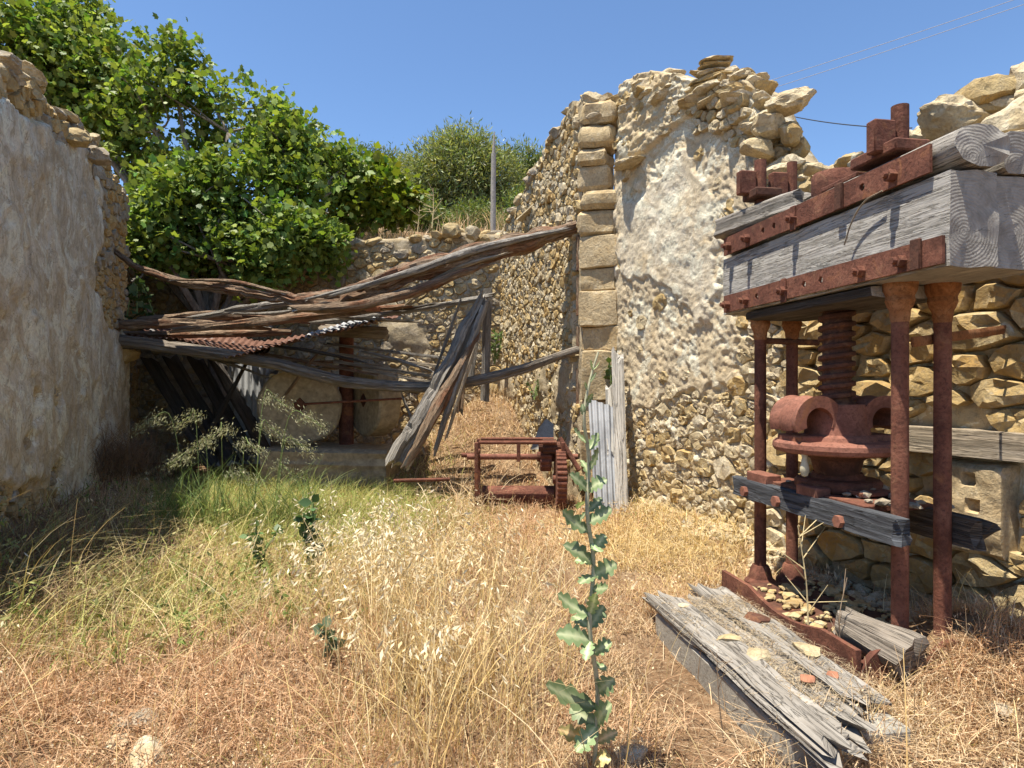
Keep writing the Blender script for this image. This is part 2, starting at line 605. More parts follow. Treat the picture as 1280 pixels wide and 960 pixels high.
TAN = [(0.0, (.40, .28, .13)), (.25, (.54, .41, .20)), (.5, (.48, .38, .21)), (.75, (.60, .48, .27)), (1.0, (.50, .32, .11))]
GREY = [(0.0, (.34, .29, .22)), (.3, (.42, .37, .29)), (.6, (.38, .33, .25)), (.85, (.47, .42, .33)), (1.0, (.42, .33, .2))]
OCH = [(0.0, (.40, .27, .11)), (.3, (.50, .36, .16)), (.6, (.46, .33, .15)), (.85, (.55, .42, .22)), (1.0, (.46, .28, .09))]
M = dict(
    stone=stone_mat("limestone", TAN),
    stone_pale=stone_mat("pale_limestone", [(0, (.55, .46, .29)), (.4, (.63, .55, .40)), (.7, (.56, .45, .26)), (1, (.67, .60, .46))], lichen=.3),
    stone_grey=stone_mat("grey_limestone", GREY, lichen=.5),
    stone_ochre=stone_mat("ochre_limestone", OCH, bump=.5),
    quoin=stone_mat("dressed_limestone", [(0, (.52, .41, .24)), (.5, (.58, .47, .30)), (1, (.60, .45, .25))], bump=.6),
    plaster_l=plaster_mat("grey_render", (.42, .335, .225), (.56, .47, .335), (.69, .63, .51), .6, ((.50, .37, .20), (.58, .45, .26))),
    plaster_r=plaster_mat("lime_plaster", (.54, .445, .305), (.63, .54, .395), (.69, .62, .49), .25, ((.48, .37, .21), (.58, .46, .29))),
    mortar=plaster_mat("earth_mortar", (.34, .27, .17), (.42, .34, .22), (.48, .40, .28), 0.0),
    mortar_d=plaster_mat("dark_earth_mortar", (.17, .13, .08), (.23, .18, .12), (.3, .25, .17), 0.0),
    wood_grey=wood_mat("weathered_grey_wood", ((.19, .165, .135), (.35, .32, .28), (.52, .49, .44)), along=2.6, across=30),
    wood_beam=wood_mat("silvery_sawn_wood", ((.32, .295, .26), (.445, .42, .38), (.55, .525, .48)), along=1.6, across=46),
    wood_brown=wood_mat("weathered_brown_wood", ((.12, .075, .05), (.27, .19, .125), (.45, .36, .27)), red=.75, along=4.5, across=24),
    wood_pale=wood_mat("pale_dry_wood", ((.30, .235, .16), (.46, .38, .28), (.60, .52, .41))),
    wood_mid=wood_mat("grey_brown_wood", ((.19, .155, .12), (.31, .265, .215), (.45, .40, .34))),
    wood_white=wood_mat("bleached_white_wood", ((.46, .42, .36), (.62, .58, .51), (.74, .71, .65))),
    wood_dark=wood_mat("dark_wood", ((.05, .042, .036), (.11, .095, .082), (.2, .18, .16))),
    wood_blue=wood_mat("bluish_black_wood", ((.045, .046, .05), (.10, .105, .115), (.2, .21, .225)), across=22),
    rust=rust_mat("red_rust", (.09, .034, .022), (.165, .062, .038), (.25, .105, .065), bump=.9),
    rust_dark=rust_mat("dark_rust", (.055, .025, .017), (.105, .045, .028), (.17, .075, .042)),
    rust_pink=rust_mat("pinkish_rust", (.17, .065, .042), (.25, .105, .07), (.31, .14, .098), bump=.3, dirt=.15),
    rust_orange=rust_mat("flaking_orange_rust", (.16, .06, .02), (.27, .11, .04), (.38, .2, .1), bump=1.0, dirt=.6),
    leaf=leaf_mat("leaf_surface", .36, .5, (1.3, 1.3, .5), .3),
    leafd=leaf_mat("waxy_leaf_surface", .2, .5, (1.1, 1.2, .6)),
    grass=leaf_mat("grass_blade", .3, .7, (1.1, 1.05, .8), .2),
)
M['leaf_spot'] = M['leaf']
def zinc_mat(name, rusty):
    s = MT(name)
    p = s.pos()
    n = s.noise(p, 4, 8, .5, .6)
    c = s.ramp(n, [(.35, (.27, .275, .28)), (.6, (.43, .435, .44))])
    r = s.noise(s.map(p, (1, 1, .7)), 3.0, 9, .9, .66)
    c = s.mix(s.ramp(r, [(.62 - rusty * .3, 0.0), (.72 - rusty * .3, 1.0)]), c, s.ramp(s.noise(p, 20, 6), [(.3, (.10, .045, .03)), (.7, (.22, .115, .078))]))
    b = s.bump(s.noise(p, 40, 5), .25, .005)
    return s.fin(c, .62, b, metal=.15, spec=.35)
M['zinc'] = zinc_mat("galvanised_sheet", .12)
M['zinc_rust'] = zinc_mat("rusted_sheet", .95)
M['zinc_blue'] = zinc_mat("bluish_sheet", .05)
def concrete():
    s = MT("old_concrete")
    p = s.pos()
    n = s.noise(p, 3, 9, .6, .65)
    c = s.ramp(n, [(.3, (.22, .2, .17)), (.5, (.31, .29, .25)), (.7, (.38, .36, .31))])
    f = s.noise(p, 50, 6, .2, .7)
    c = s.mix(s.ramp(f, [(.34, .5), (.5, 0.0)]), c, (.13, .115, .09))
    return s.fin(c, .93, s.bump(f, .5, .01, s.bump(n, .5, .03)), spec=.15)
M['concrete'] = concrete()
def ground_mat():
    s = MT("dry_earth_and_litter")
    p = s.pos()
    n = s.noise(p, 1.1, 8, .5, .6)
    c = s.ramp(n, [(.3, (.19, .115, .06)), (.5, (.28, .175, .10)), (.68, (.42, .31, .195))])
    f = s.noise(p, 26, 8, .6, .7)
    c = s.mix(s.ramp(f, [(.36, .85), (.56, 0.0)]), c, (.12, .07, .038))
    g = s.noise(p, 60, 5, .3, .7)
    c = s.mix(s.ramp(g, [(.56, 0.0), (.68, .7)]), c, (.50, .41, .27))
    return s.fin(c, .97, s.bump(g, .8, .015, s.bump(f, .9, .03)), spec=.05)
M['ground'] = ground_mat()
def bark():
    s = MT("bark")
    p = s.pos()
    n = s.noise(s.map(p, (1, 1, .35)), 18, 8, .6, .65)
    c = s.ramp(n, [(.3, (.09, .075, .06)), (.6, (.24, .21, .175))])
    return s.fin(c, .92, s.bump(n, .8, .02), spec=.1)
M['bark'] = bark()
def plain(name, c, rough=.8, spec=.2, v=.25, sc=20):
    s = MT(name)
    n = s.noise(s.pos(), sc, 6, .4, .6)
    return s.fin(s.ramp(n, [(.3, tuple(q * (1 - v) for q in c)), (.7, tuple(min(q * (1 + v), .95) for q in c))]), rough, s.bump(n, .3, .006), spec=spec)
M['stem'] = plain("plant_stem", (.36, .34, .22))
M['stem_green'] = plain("green_stem", (.17, .22, .075))
M['wire'] = plain("wire", (.05, .05, .05))
M['wire_pale'] = plain("pale_wire", (.32, .33, .35))
M['tile'] = plain("terracotta", (.33, .15, .09), .9)
M['drip'] = plain("pale_mud", (.46, .41, .29), .75)
M['twig'] = plain("dry_twig", (.26, .19, .125))
M['straw_stem'] = plain("straw", (.52, .42, .23))
M['mill'] = plain("millstone", (.36, .29, .19), .95, .1, .35, 12)
def endgrain():
    s = MT("end_grain")
    u = s.uv()
    v = s.N("ShaderNodeVectorMath", operation='LENGTH')
    dn = s.N("ShaderNodeTexNoise"); dn.inputs["Scale"].default_value = 9; dn.inputs["Detail"].default_value = 4
    s.L(u, dn.inputs["Vector"])
    off = s.N("ShaderNodeVectorMath", operation='ADD'); s.L(u, off.inputs[0]); off.inputs[1].default_value = (.04, .05, 0)
    ad = s.N("ShaderNodeVectorMath", operation='MULTIPLY_ADD'); s.L(dn.outputs["Color"], ad.inputs[0]); ad.inputs[1].default_value = (.02, .02, 0); s.L(off.outputs[0], ad.inputs[2])
    s.L(ad.outputs[0], v.inputs[0])
    ring = s.math('SINE', s.math('MULTIPLY', v.outputs["Value"], 420.0))
    big = s.noise(u, 14, 7, .6, .65)
    c = s.ramp(big, [(.3, (.20, .18, .155)), (.5, (.31, .285, .25)), (.7, (.40, .37, .325))])
    c = s.mix(s.math('MULTIPLY', s.math('ADD', ring, 1.0), .04), c, (.13, .11, .09))
    k = s.math('ABSOLUTE', s.math('SUBTRACT', s.noise(s.map(u, (5, 16, 1)), 1.0, 5, 2.2, .6), .5))
    kk = s.ramp(s.noise(u, 5, 3, .4), [(.5, 0.0), (.58, 1.0)])
    c = s.mix(s.math('MULTIPLY', s.ramp(k, [(0.0, 1.0), (.012, 0.0)]), kk), c, (.03, .025, .02))
    return s.fin(c, .92, s.bump(s.ramp(k, [(0.0, 0.0), (.02, 1.0)]), .25, .01, s.bump(big, .5, .015, s.bump(ring, .25, .003))), spec=.1)
M['end'] = endgrain()
M['pole'] = plain("grey_pole_wood", (.30, .28, .255), .9, .15, .3, 30)

# ------------------------------------------------------------------ ground: one sheet to the horizon
def make_ground():
    xs = np.concatenate([[-900, -400, -150, -70, -40, -26, -18, -13, -10.5], np.arange(-9, 7, .11), [7.5, 9, 11, 14, 18, 26, 40, 70, 150, 400, 900]])
    ys = np.concatenate([[-600, -150, -50, -20, -8, -3, 0], np.arange(.6, 14, .11), np.arange(14.2, 40, .8), [42, 48, 60, 80, 120, 200, 400, 900, 1500]])
    X, Y = np.meshgrid(xs, ys)
    Z = ground_z(X, Y)
    nx, ny = len(xs), len(ys)
    V = np.stack([X, Y, Z], -1).reshape(-1, 3)
    i, j = np.meshgrid(np.arange(nx - 1), np.arange(ny - 1))
    a = (j * nx + i).ravel()
    o = fast("ground", V, np.stack([a, a + 1, a + nx + 1, a + nx], 1), M['ground'])
    tag(o, kind="structure")
make_ground()

# ------------------------------------------------------------------ walls
class Wall:
    """vertical wall: inner face from A to B, normal nrm towards the court"""
    def __init__(s, A, B, court, top, thick, zb=-.4):
        s.A, s.B = np.asarray(A, float), np.asarray(B, float)
        s.L = float(np.linalg.norm(s.B - s.A))
        s.t = (s.B - s.A) / s.L
        n = np.array([-s.t[1], s.t[0]])
        if np.dot(np.asarray(court) - s.A, n) < 0:
            n = -n
        s.n, s.top, s.T, s.zb = n, top, thick, zb
    def P(s, u, v, w):
        u, v, w = np.broadcast_arrays(np.asarray(u, float), np.asarray(v, float), np.asarray(w, float))
        xy = s.A + u[..., None] * s.t + w[..., None] * s.n
        return np.concatenate([xy, v[..., None]], -1)
    def body(s, hf, du=.03, dv=.03, seed=0):
        nu = int(s.L / du) + 1
        us = np.linspace(0, s.L, nu)
        tp = s.top(us) + .05 * n2(us, us * 0, 2.5, seed) + .03 * n2(us, us * 0, 9, seed + 2)
        nv = int((tp.max() - s.zb) / dv) + 1
        sv = np.linspace(0, 1, nv)
        U = np.repeat(us[None], nv, 0)
        Vv = s.zb + sv[:, None] * (tp - s.zb)[None]
        rows = [s.P(U, Vv, hf(U, Vv))]
        for k, w_ in enumerate((.12, .4, .7, 1.0)):
            q = tp + .05 * n2(us, us * 0 + k * 3.1, 4, seed + 9) + (.02 if k < 2 else -.03)
            rows.append(s.P(us, q, -s.T * w_)[None])
        rows.append(s.P(us, us * 0 + s.zb, -s.T)[None])
        Vt = np.concatenate(rows, 0)
        nr = Vt.shape[0]
        i, j = np.meshgrid(np.arange(nu - 1), np.arange(nr - 1))
        a = (j * nu + i).ravel()
        F = np.stack([a, a + 1, a + nu + 1, a + nu], 1)
        V = Vt.reshape(-1, 3)
        s.uvg = (np.concatenate([U, np.repeat(U[:1], 5, 0)]).ravel(), np.concatenate([Vv, np.repeat(Vv[-1:], 5, 0)]).ravel())
        # end caps
        for col in (0, nu - 1):
            c = len(V)
            mid = Vt[: nr, col].mean(0)
            V = np.concatenate([V, [mid]])
            r = np.arange(nr - 1) * nu + col
            F = np.concatenate([F, np.stack([r, r + nu, np.full(nr - 1, c), np.full(nr - 1, c)], 1)])
        return V, F

def fast_body(name, V, F, mat, parent, bare=None):
    V = V - np.array(parent.location)
    me = bpy.data.meshes.new(name)
    good = F[F[:, 2] != F[:, 3]]
    tri = F[F[:, 2] == F[:, 3]][:, :3]
    me.from_pydata(V.tolist(), [], [tuple(f) for f in good.tolist()] + [tuple(f) for f in tri.tolist()])
    me.polygons.foreach_set("use_smooth", np.ones(len(me.polygons), bool))
    me.materials.append(mat)
    if bare is not None:
        at = me.attributes.new("bare", 'FLOAT', 'POINT')
        at.data.foreach_set("value", np.asarray(bare, np.float32))
    o = bpy.data.objects.new(name, me)
    COL.objects.link(o)
    o.parent = parent
    return o

def clip(poly, p, n):
    """keep the side where (q-p).n <= 0"""
    out = []
    m = len(poly)
    for i in range(m):
        a, b = poly[i], poly[(i + 1) % m]
        da = (a[0] - p[0]) * n[0] + (a[1] - p[1]) * n[1]
        db = (b[0] - p[0]) * n[0] + (b[1] - p[1]) * n[1]
        if da <= 0:
            out.append(a)
        if da * db < 0:
            t = da / (da - db)
            out.append((a[0] + (b[0] - a[0]) * t, a[1] + (b[1] - a[1]) * t))
    return out

def pack(u0, u1, v0, v1, sizef, seed, aspect=1.5, tries=9000):
    """irregular courses: dart-thrown seeds of varied size, cells of the power diagram"""
    rg = random.Random(seed)
    pts = []
    cell = {}
    gs = .12
    for _ in range(tries):
        u, v = rg.uniform(u0, u1), rg.uniform(v0, v1)
        r = sizef(u, v) * rg.choice((.55, .7, .85, 1.0, 1.0, 1.2, 1.5))
        ok = True
        x, y = u, v * aspect
        ci, cj = int(math.floor(x / gs)), int(math.floor(y / gs))
        k = int(r * 2.2 / gs) + 1
        for a in range(ci - k, ci + k + 1):
            for b in range(cj - k, cj + k + 1):
                for q in cell.get((a, b), ()):
                    if (q[0] - x) ** 2 + (q[1] - y) ** 2 < (.86 * (r + q[2])) ** 2:
                        ok = False
                        break
                if not ok:
                    break
            if not ok:
                break
        if ok:
            p = (x, y, r)
            cell.setdefault((ci, cj), []).append(p)
            pts.append(p)
    A = np.array(pts)
    polys = []
    for i, (x, y, r) in enumerate(pts):
        m = r * 1.75
        poly = [(x + m * math.cos(t), y + m * math.sin(t)) for t in np.arange(8) * math.pi / 4 + .39]
        d2 = (A[:, 0] - x) ** 2 + (A[:, 1] - y) ** 2
        for j in np.argsort(d2)[1:22]:
            xj, yj, rj = pts[j]
            dd = math.sqrt(d2[j])
            if dd > m + rj * 2.2:
                continue
            off = (dd * dd + r * r - rj * rj) / (2 * dd)
            nx_, ny_ = (xj - x) / dd, (yj - y) / dd
            poly = clip(poly, (x + nx_ * off, y + ny_ * off), (nx_, ny_))
            if len(poly) < 3:
                break
        if len(poly) >= 3:
            polys.append(((x, y / aspect, r), [(a, b / aspect) for a, b in poly]))
    return polys

def stone_piece(poly, rg, joint, proud, depth, n=10, bulge=.35, nseed=0):
    P = np.array(poly)
    c = P.mean(0)
    # shrink for the joint, cut the corners, resample
    d = np.linalg.norm(P - c, axis=1)
    P = c + (P - c) * np.clip(1 - joint / np.maximum(d, 1e-4), .4, 1)[:, None]
    q = np.roll(P, -1, 0)
    cut = rg.uniform(.08, .2)
    P = np.stack([P * (1 - cut) + q * cut, P * cut + q * (1 - cut)], 1).reshape(-1, 2)
    seg = np.linalg.norm(np.roll(P, -1, 0) - P, axis=1)
    L = np.concatenate([[0], np.cumsum(seg)])
    s_ = np.linspace(0, L[-1], n, endpoint=False) + rg.random() * .01
    PP = np.concatenate([P, P[:1]])
    ring = np.stack([np.interp(s_, L, PP[:, 0]), np.interp(s_, L, PP[:, 1])], 1)
    ring = c + (ring - c) * (1 + .10 * np.array([rg.uniform(-1, 1) for _ in range(n)]))[:, None]
    size = math.sqrt(max(1e-6, abs(np.dot(ring[:, 0], np.roll(ring[:, 1], 1)) - np.dot(ring[:, 1], np.roll(ring[:, 0], 1))) / 2))
    tilt = np.array([rg.uniform(-.16, .16), rg.uniform(-.16, .16)])
    def w_(pts, base, am):
        return base + (pts - c) @ tilt + am * np.array([rg.uniform(-1, 1) for _ in range(len(pts))])
    b = size * bulge
    r0 = np.column_stack([ring, np.full(n, -depth)])
    r1 = c + (ring - c) * .985
    r1 = np.column_stack([r1, w_(r1, proud, size * .035)])
    r2 = c + (ring - c) * rg.uniform(.84, .95)
    r2 = np.column_stack([r2, w_(r2, proud + b * .75, size * .075)])
    r3 = c + (ring - c) * .45 + size * .05 * np.array([[rg.uniform(-1, 1), rg.uniform(-1, 1)] for _ in range(n)])
    r3 = np.column_stack([r3, w_(r3, proud + b * .85, size * .085)])
    ce = np.array([[c[0], c[1], proud + b * .85 + rg.uniform(-.08, .08) * size]])
    V = np.concatenate([r0, r1, r2, r3, ce])
    F = []
    for k in range(3):
        for j in range(n):
            j2 = (j + 1) % n
            F.append((k * n + j, k * n + j2, (k + 1) * n + j2, (k + 1) * n + j))
    for j in range(n):
        F.append((3 * n + j, 3 * n + (j + 1) % n, 4 * n))
    return V, F, size

def lay_stones(wall, root, polys, keep, proudf, mats, seed, joint=.008, depth=.08, n=10, most=290, bulge=.3, topm=.02):
    rg = random.Random(seed)
    got = []
    for (u, v, r), poly in polys:
        if v > float(wall.top(np.array([u]))[0]) - topm or not keep(u, v, rg):
            continue
        V, F, size = stone_piece(poly, rg, joint, proudf(u, v), depth, n, bulge)
        Wd = wall.P(V[:, 0], V[:, 1], V[:, 2])
        c = Wd[-1]
        px, py = CX + FOC * c[0] / max(c[1], .1), CY - FOC * (c[2] - EYE) / max(c[1], .1)
        seen = c[1] > .5 and -60 < px < 1340 and -60 < py < 1020
        got.append((size / c[1] if seen else 0, Wd, F, mats(u, v, rg)))
    got.sort(key=lambda g: -g[0])
    rest = {}
    for k, (a, Wd, F, mt) in enumerate(got):
        if k < most and a > 0:
            MB().add(Wd, F).build("stone", M[mt], root, sharp=22)
        else:
            rest.setdefault(mt, MB()).add(Wd, F)
    for mt, mb in rest.items():
        tag(mb.build("small_stones", M[mt], root, sharp=22), kind="stuff")

def prof(xs, zs):
    return lambda u: np.interp(u, xs, zs)

def loose(root, items, mat, name="coping_stone"):
    for k, (c, size, rot, seed) in enumerate(items):
        V, F, U = rock(c, size, seed, *rot, sub=4 if max(size) > .2 and c[1] < 6 else 3 if max(size) > .13 else 2, cuts=20)
        MB().add(V, F, U).build(name, M[mat[k % len(mat)]], root, sharp=20)

COURT = (-1.5, 6)

# ---- plastered wall on the left
wl = Wall(LEFT0, LEFT1, COURT, None, .55)
_ld = lambda u: 1.4 + u * (LEFT1[1] - LEFT0[1]) / wl.L
wl.top = lambda u: np.interp(_ld(u), [1.4, 4.0, 4.85, 5.3, 5.9, 6.3, 6.9, 7.5, 7.9, 8.4, 9.0, 9.57], [1.7, 2.5, 3.9, 4.08, 4.22, 4.17, 4.38, 4.46, 4.40, 4.42, 4.38, 4.34])  # unseen near stretch shaped low to narrow the shadow cast on the court
root_l = empty("plastered_wall", (LEFT0[0] * .5 + LEFT1[0] * .5, 5.5, 0), "tall shaded wall with grey peeling render and ragged top beside the fig tree", "wall")
def bare_l(u, v):
    d = _ld(u)
    e = n2(u, v, 1.3, 41, 4) * .9
    low = sstep(1.9, .5, v + e * 1.2) * sstep(7.4, 4.9, d + e * 1.2)           # bottom, towards the camera
    edge = sstep(7.6, 8.6, d + e * 1.0 + .25 * (v - 2.5) * sstep(2.4, 3.4, v)) * sstep(1.9, 2.6, v)      # far end of the wall, above the roof
    crown = sstep(.55, .2, wl.top(u) - v + e * .35)
    hole = np.exp(-(((d - 7.9) / .3) ** 2 + ((v - 2.85) / .26) ** 2)) * 1.6
    return np.clip(np.maximum.reduce([low * .95, edge, crown, hole]), 0, 1)
def h_left(u, v):
    m = sstep(.42, .56, bare_l(u, v))
    flake = .018 * sstep(-.02, .04, n2(u, v, 1.7, 49, 5))
    return (.012 + flake + .028 * n2(u, v, 1.8, 43) + .014 * n2(u, v, 9, 44, 4)) * (1 - m) + (-.045 + .02 * n2(u, v, 12, 45, 3)) * m
V, F = wl.body(h_left, .03, .03, 46)
def bare_attr(wall, fn, V):
    b = sstep(.4, .58, fn(*wall.uvg))
    return np.concatenate([b, np.ones(len(V) - len(b))])
fast_body("render", V, F, M['plaster_l'], root_l, bare_attr(wl, bare_l, V))
pk = pack(0, wl.L, 0.1, 4.5, lambda u, v: .085 + .02 * (v > 3), 47, 1.5, 9000)
lay_stones(wl, root_l, pk, lambda u, v, rg: 3.5 < float(_ld(u)) and float(bare_l(np.array(u), np.array(v))) > .46, lambda u, v: -.03, lambda u, v, rg: rg.choice(('stone', 'stone_ochre', 'stone_grey')), 48, most=230, bulge=.22)
its = []
for k in range(44):
    d = 3.6 + k * 6.0 / 44 + R.uniform(-.05, .05)
    u = (d - 1.4) * wl.L / (LEFT1[1] - LEFT0[1])
    z = float(wl.top(np.array([u]))[0])
    s_ = R.uniform(.09, .2)
    c = wl.P(u, z + R.uniform(-.05, .07), -R.uniform(.02, .3))
    its.append((c, (s_ * .8, s_ * 1.1, s_ * .45), (R.uniform(0, 3), R.uniform(-.35, .35), 0), 500 + k))
its.append((W(88, 172, 6.75), (.24, .26, .13), (.4, .2, .1), 561))
its.append((W(120, 195, 7.4), (.2, .22, .11), (.9, .3, .1), 562))
loose(root_l, its, ('stone_grey', 'stone_pale', 'stone'))
V, F, U = rock(W(152, 443, 9.2), (.27, .24, .15), 77, .3, sub=3)
MB().add(V, F, U).build("corbel_stone", M['stone'], root_l)

# ---- rubble continuation of it
wf = Wall(LFAR0, LFAR1, COURT, prof([0, 1.0, 2.2, 3.2, 4.1], [4.2, 4.3, 4.1, 3.9, 3.9]), .5)
root_f = empty("rubble_wall", (*(LFAR0 * .5 + LFAR1 * .5), 0), "broken rubble wall in deep shade behind the fig leaves and the collapsed roof", "wall")
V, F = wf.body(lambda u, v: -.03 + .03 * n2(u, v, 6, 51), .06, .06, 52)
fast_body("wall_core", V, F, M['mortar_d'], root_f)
pk = pack(0, wf.L, 0, 4.3, lambda u, v: .10, 53, 1.4, 4000)
lay_stones(wf, root_f, pk, lambda u, v, rg: True, lambda u, v: -.01, lambda u, v, rg: rg.choice(('stone', 'stone_grey', 'stone_ochre')), 54, most=200)

# ---- terrace wall at the back
wb = Wall(BACK0, BACK1, COURT, prof([0, .7, 1.2, 2.0, 2.6, 3.4, 4.2, 5.2, 8.5], [4.12, 4.18, 4.22, 4.1, 4.12, 4.02, 4.05, 3.9, 3.9]), .55)
root_b = empty("terrace_wall", (*(BACK0 * .5 + BACK1 * .5), 0), "dry stone terrace wall at the back with dead grass along its top", "wall")
V, F = wb.body(lambda u, v: -.015 + .03 * n2(u, v, 6, 61) + .05 * sstep(.1, .4, n2(u, v, .9, 62)) * sstep(3.4, 2.6, v), .05, .05, 63)
fast_body("wall_core", V, F, M['mortar'], root_b)
pk = pack(0, wb.L, .2, 4.25, lambda u, v: .085 + .03 * (v > 3.2), 64, 1.35, 12000)
lay_stones(wb, root_b, pk, lambda u, v, rg: v > 2.7 or float(n2(np.array(u), np.array(v), .9, 62)) < .22, lambda u, v: -.01, lambda u, v, rg: rg.choice(('stone', 'stone_grey', 'stone_pale', 'stone')), 65, most=290, topm=.06)
its = []
for k in range(40):
    u = .1 + k * .14
    z = float(wb.top(np.array([u]))[0])
    s_ = R.uniform(.08, .2)
    its.append((wb.P(u, z + R.uniform(-.06, .05), -R.uniform(.0, .25)), (s_ * 1.3, s_, s_ * .65), (R.uniform(-.4, .4), R.uniform(-.2, .2), R.uniform(-.3, .3)), 600 + k))
its.append((W(565, 290, 11.35), (.24, .2, .16), (.1, 0, .1), 651))
its.append((W(590, 292, 11.3), (.17, .15, .15), (.5, .2, .1), 652))
loose(root_b, its, ('stone_grey', 'stone', 'stone_pale'))

# ---- rubble wall beyond the quoin corner
wr = Wall(RUB0, RUB1, COURT, prof([0, .35, .7, 1.1, 1.7, 2.3, 3.0, 3.8], [5.05, 5.05, 4.98, 4.9, 4.75, 4.55, 4.3, 4.2]), .42)
root_r = empty("rubble_wall", (*(RUB0 * .5 + RUB1 * .5), 0), "sunlit rubble wall with dressed corner blocks and sloping broken top beyond the leaning sheet", "wall")
def h_rub(u, v):
    slot = sstep(.03, .0, abs(u - .22) - .055) * sstep(1.2, 1.3, v) * sstep(3.45, 3.35, v)
    return -.005 + .03 * n2(u, v, 7, 71) - .12 * slot + .05 * sstep(.15, .5, n2(u, v, 1.3, 70)) * sstep(2.4, 1.4, v)
V, F = wr.body(h_rub, .04, .04, 72)
fast_body("wall_core", V, F, M['mortar'], root_r)
pk = pack(0.02, wr.L, .3, 5.1, lambda u, v: .062 + .012 * (v > 3.6), 73, 1.15, 26000)
def keep_rub(u, v, rg):
    if abs(u - .22) < .1 and 1.2 < v < 3.45:
        return False
    return u > .12 and (v > 1.9 or rg.random() < .75)
lay_stones(wr, root_r, pk, keep_rub, lambda u, v: -.012, lambda u, v, rg: rg.choice(('stone', 'stone_pale', 'stone_pale', 'stone_ochre')), 74, joint=.002, most=290, bulge=.36, n=9)
# dressed blocks that make the corner (quoins): end of the wall, facing the camera
qd = np.array([1.276 - .87, 7.75 - 7.9]); ql = np.linalg.norm(qd); qd = qd / ql
qn = np.array([qd[1], -qd[0]])
if qn[1] > 0: qn = -qn
z = 0.2
k = 0
while z < 4.98:
    h = R.uniform(.26, .62) if z < 3.2 else R.uniform(.16, .34)
    if z + h > 5.0: h = 5.0 - z + .01
    ex = R.uniform(-.0, .03) if z < 3.4 else R.uniform(.0, .07)
    wdt = ql + .03 if z < 3.4 else ql + R.uniform(-.06, .03)
    dep = R.choice((.2, .3, .38)) if z > 3.3 else R.choice((.14, .2))
    o0 = RUB0 - qn * 0 - qd * .03
    c2 = o0 + qd * wdt * .5 - qn * (dep * .5 - ex - .02)
    V, F, U = box((c2[0], c2[1], z + h / 2), (*qd, 0), (*qn, 0), (0, 0, 1), wdt / 2, dep / 2 + ex, h / 2 - (.0015 if z < 3.2 else .008), .014 if z < 3.3 else .05)
    import bmesh
    bm = bmesh.new()
    for q in V: bm.verts.new(q)
    bm.verts.ensure_lookup_table()
    for f in F: bm.faces.new([bm.verts[i] for i in f])
    bmesh.ops.subdivide_edges(bm, edges=bm.edges[:], cuts=3, use_grid_fill=True)
    bm.verts.index_update()
    V = np.array([q.co[:] for q in bm.verts]); F = [tuple(q.index for q in f.verts) for f in bm.faces]; U = None
    bm.free()
    ca, sa = math.cos(R.uniform(-.09, .09)), math.sin(R.uniform(-.09, .09))
    dV = V - V.mean(0)
    V = V.mean(0) + np.stack([dV[:, 0] * ca - dV[:, 1] * sa, dV[:, 0] * sa + dV[:, 1] * ca, dV[:, 2]], -1) + np.append(qd * R.uniform(-.04, .03), 0)
    am = .08 if z > 3.2 else .06
    V = V + am * np.stack([fbm(V * 4 + 3 * k, 80 + k, 3), fbm(V * 4 + 9 * k, 81 + k, 3), .5 * fbm(V * 4 + 5 * k, 82 + k, 3)], -1)
    MB().add(V, F, U).build("corner_block", M['quoin'], root_r, sharp=30)
    z += h
    k += 1
for k, (zz, hh) in enumerate(((1.45, .5), (2.05, .36), (2.6, .5), (3.15, .46))):      # wooden battens let into the slot
    V, F, U = tube(lin(wr.P(.22, zz - hh / 2 + .02, -.05), wr.P(.22, zz + hh / 2, -.05), 6), (.045, .04), 8, .1, 90 + k, True, up=(1, 0, 0))
    MB().add(V, F, U).build("batten", M['wood_brown'], root_r)
its = []
for k in range(46):
    u = .05 + k * .075
    zt = float(wr.top(np.array([u]))[0])
    s_ = R.uniform(.07, .16)
    its.append((wr.P(u, zt + R.uniform(-.05, .04), -R.uniform(0, .3)), (s_, s_ * 1.3, s_ * .7), (R.uniform(0, 3), R.uniform(-.3, .3), .2), 700 + k))
its += [(W(742, 128, 7.95), (.2, .2, .12), (.3, .1, 0), 761), (W(742, 150, 7.9), (.21, .2, .11), (.2, 0, 0.05), 762), (W(772, 124, 7.85), (.2, .26, .09), (.2, .25, -.35), 763)]
loose(root_r, its, ('stone', 'stone_pale', 'stone_grey'))
# bits of old lath / flat slabs sticking out high on the wall
for k, (a, b) in enumerate((((650, 275), (690, 240)), ((690, 232), (722, 205)))):
    V, F, U = tube(lin(W(*a, 10.0 - k * 1.0), W(*b, 9.4 - k * 1.0), 8), (.07, .03), 8, .2, 95 + k, True)
    MB().add(V, F, U).build("stone_slab", M['stone_pale'], root_r)

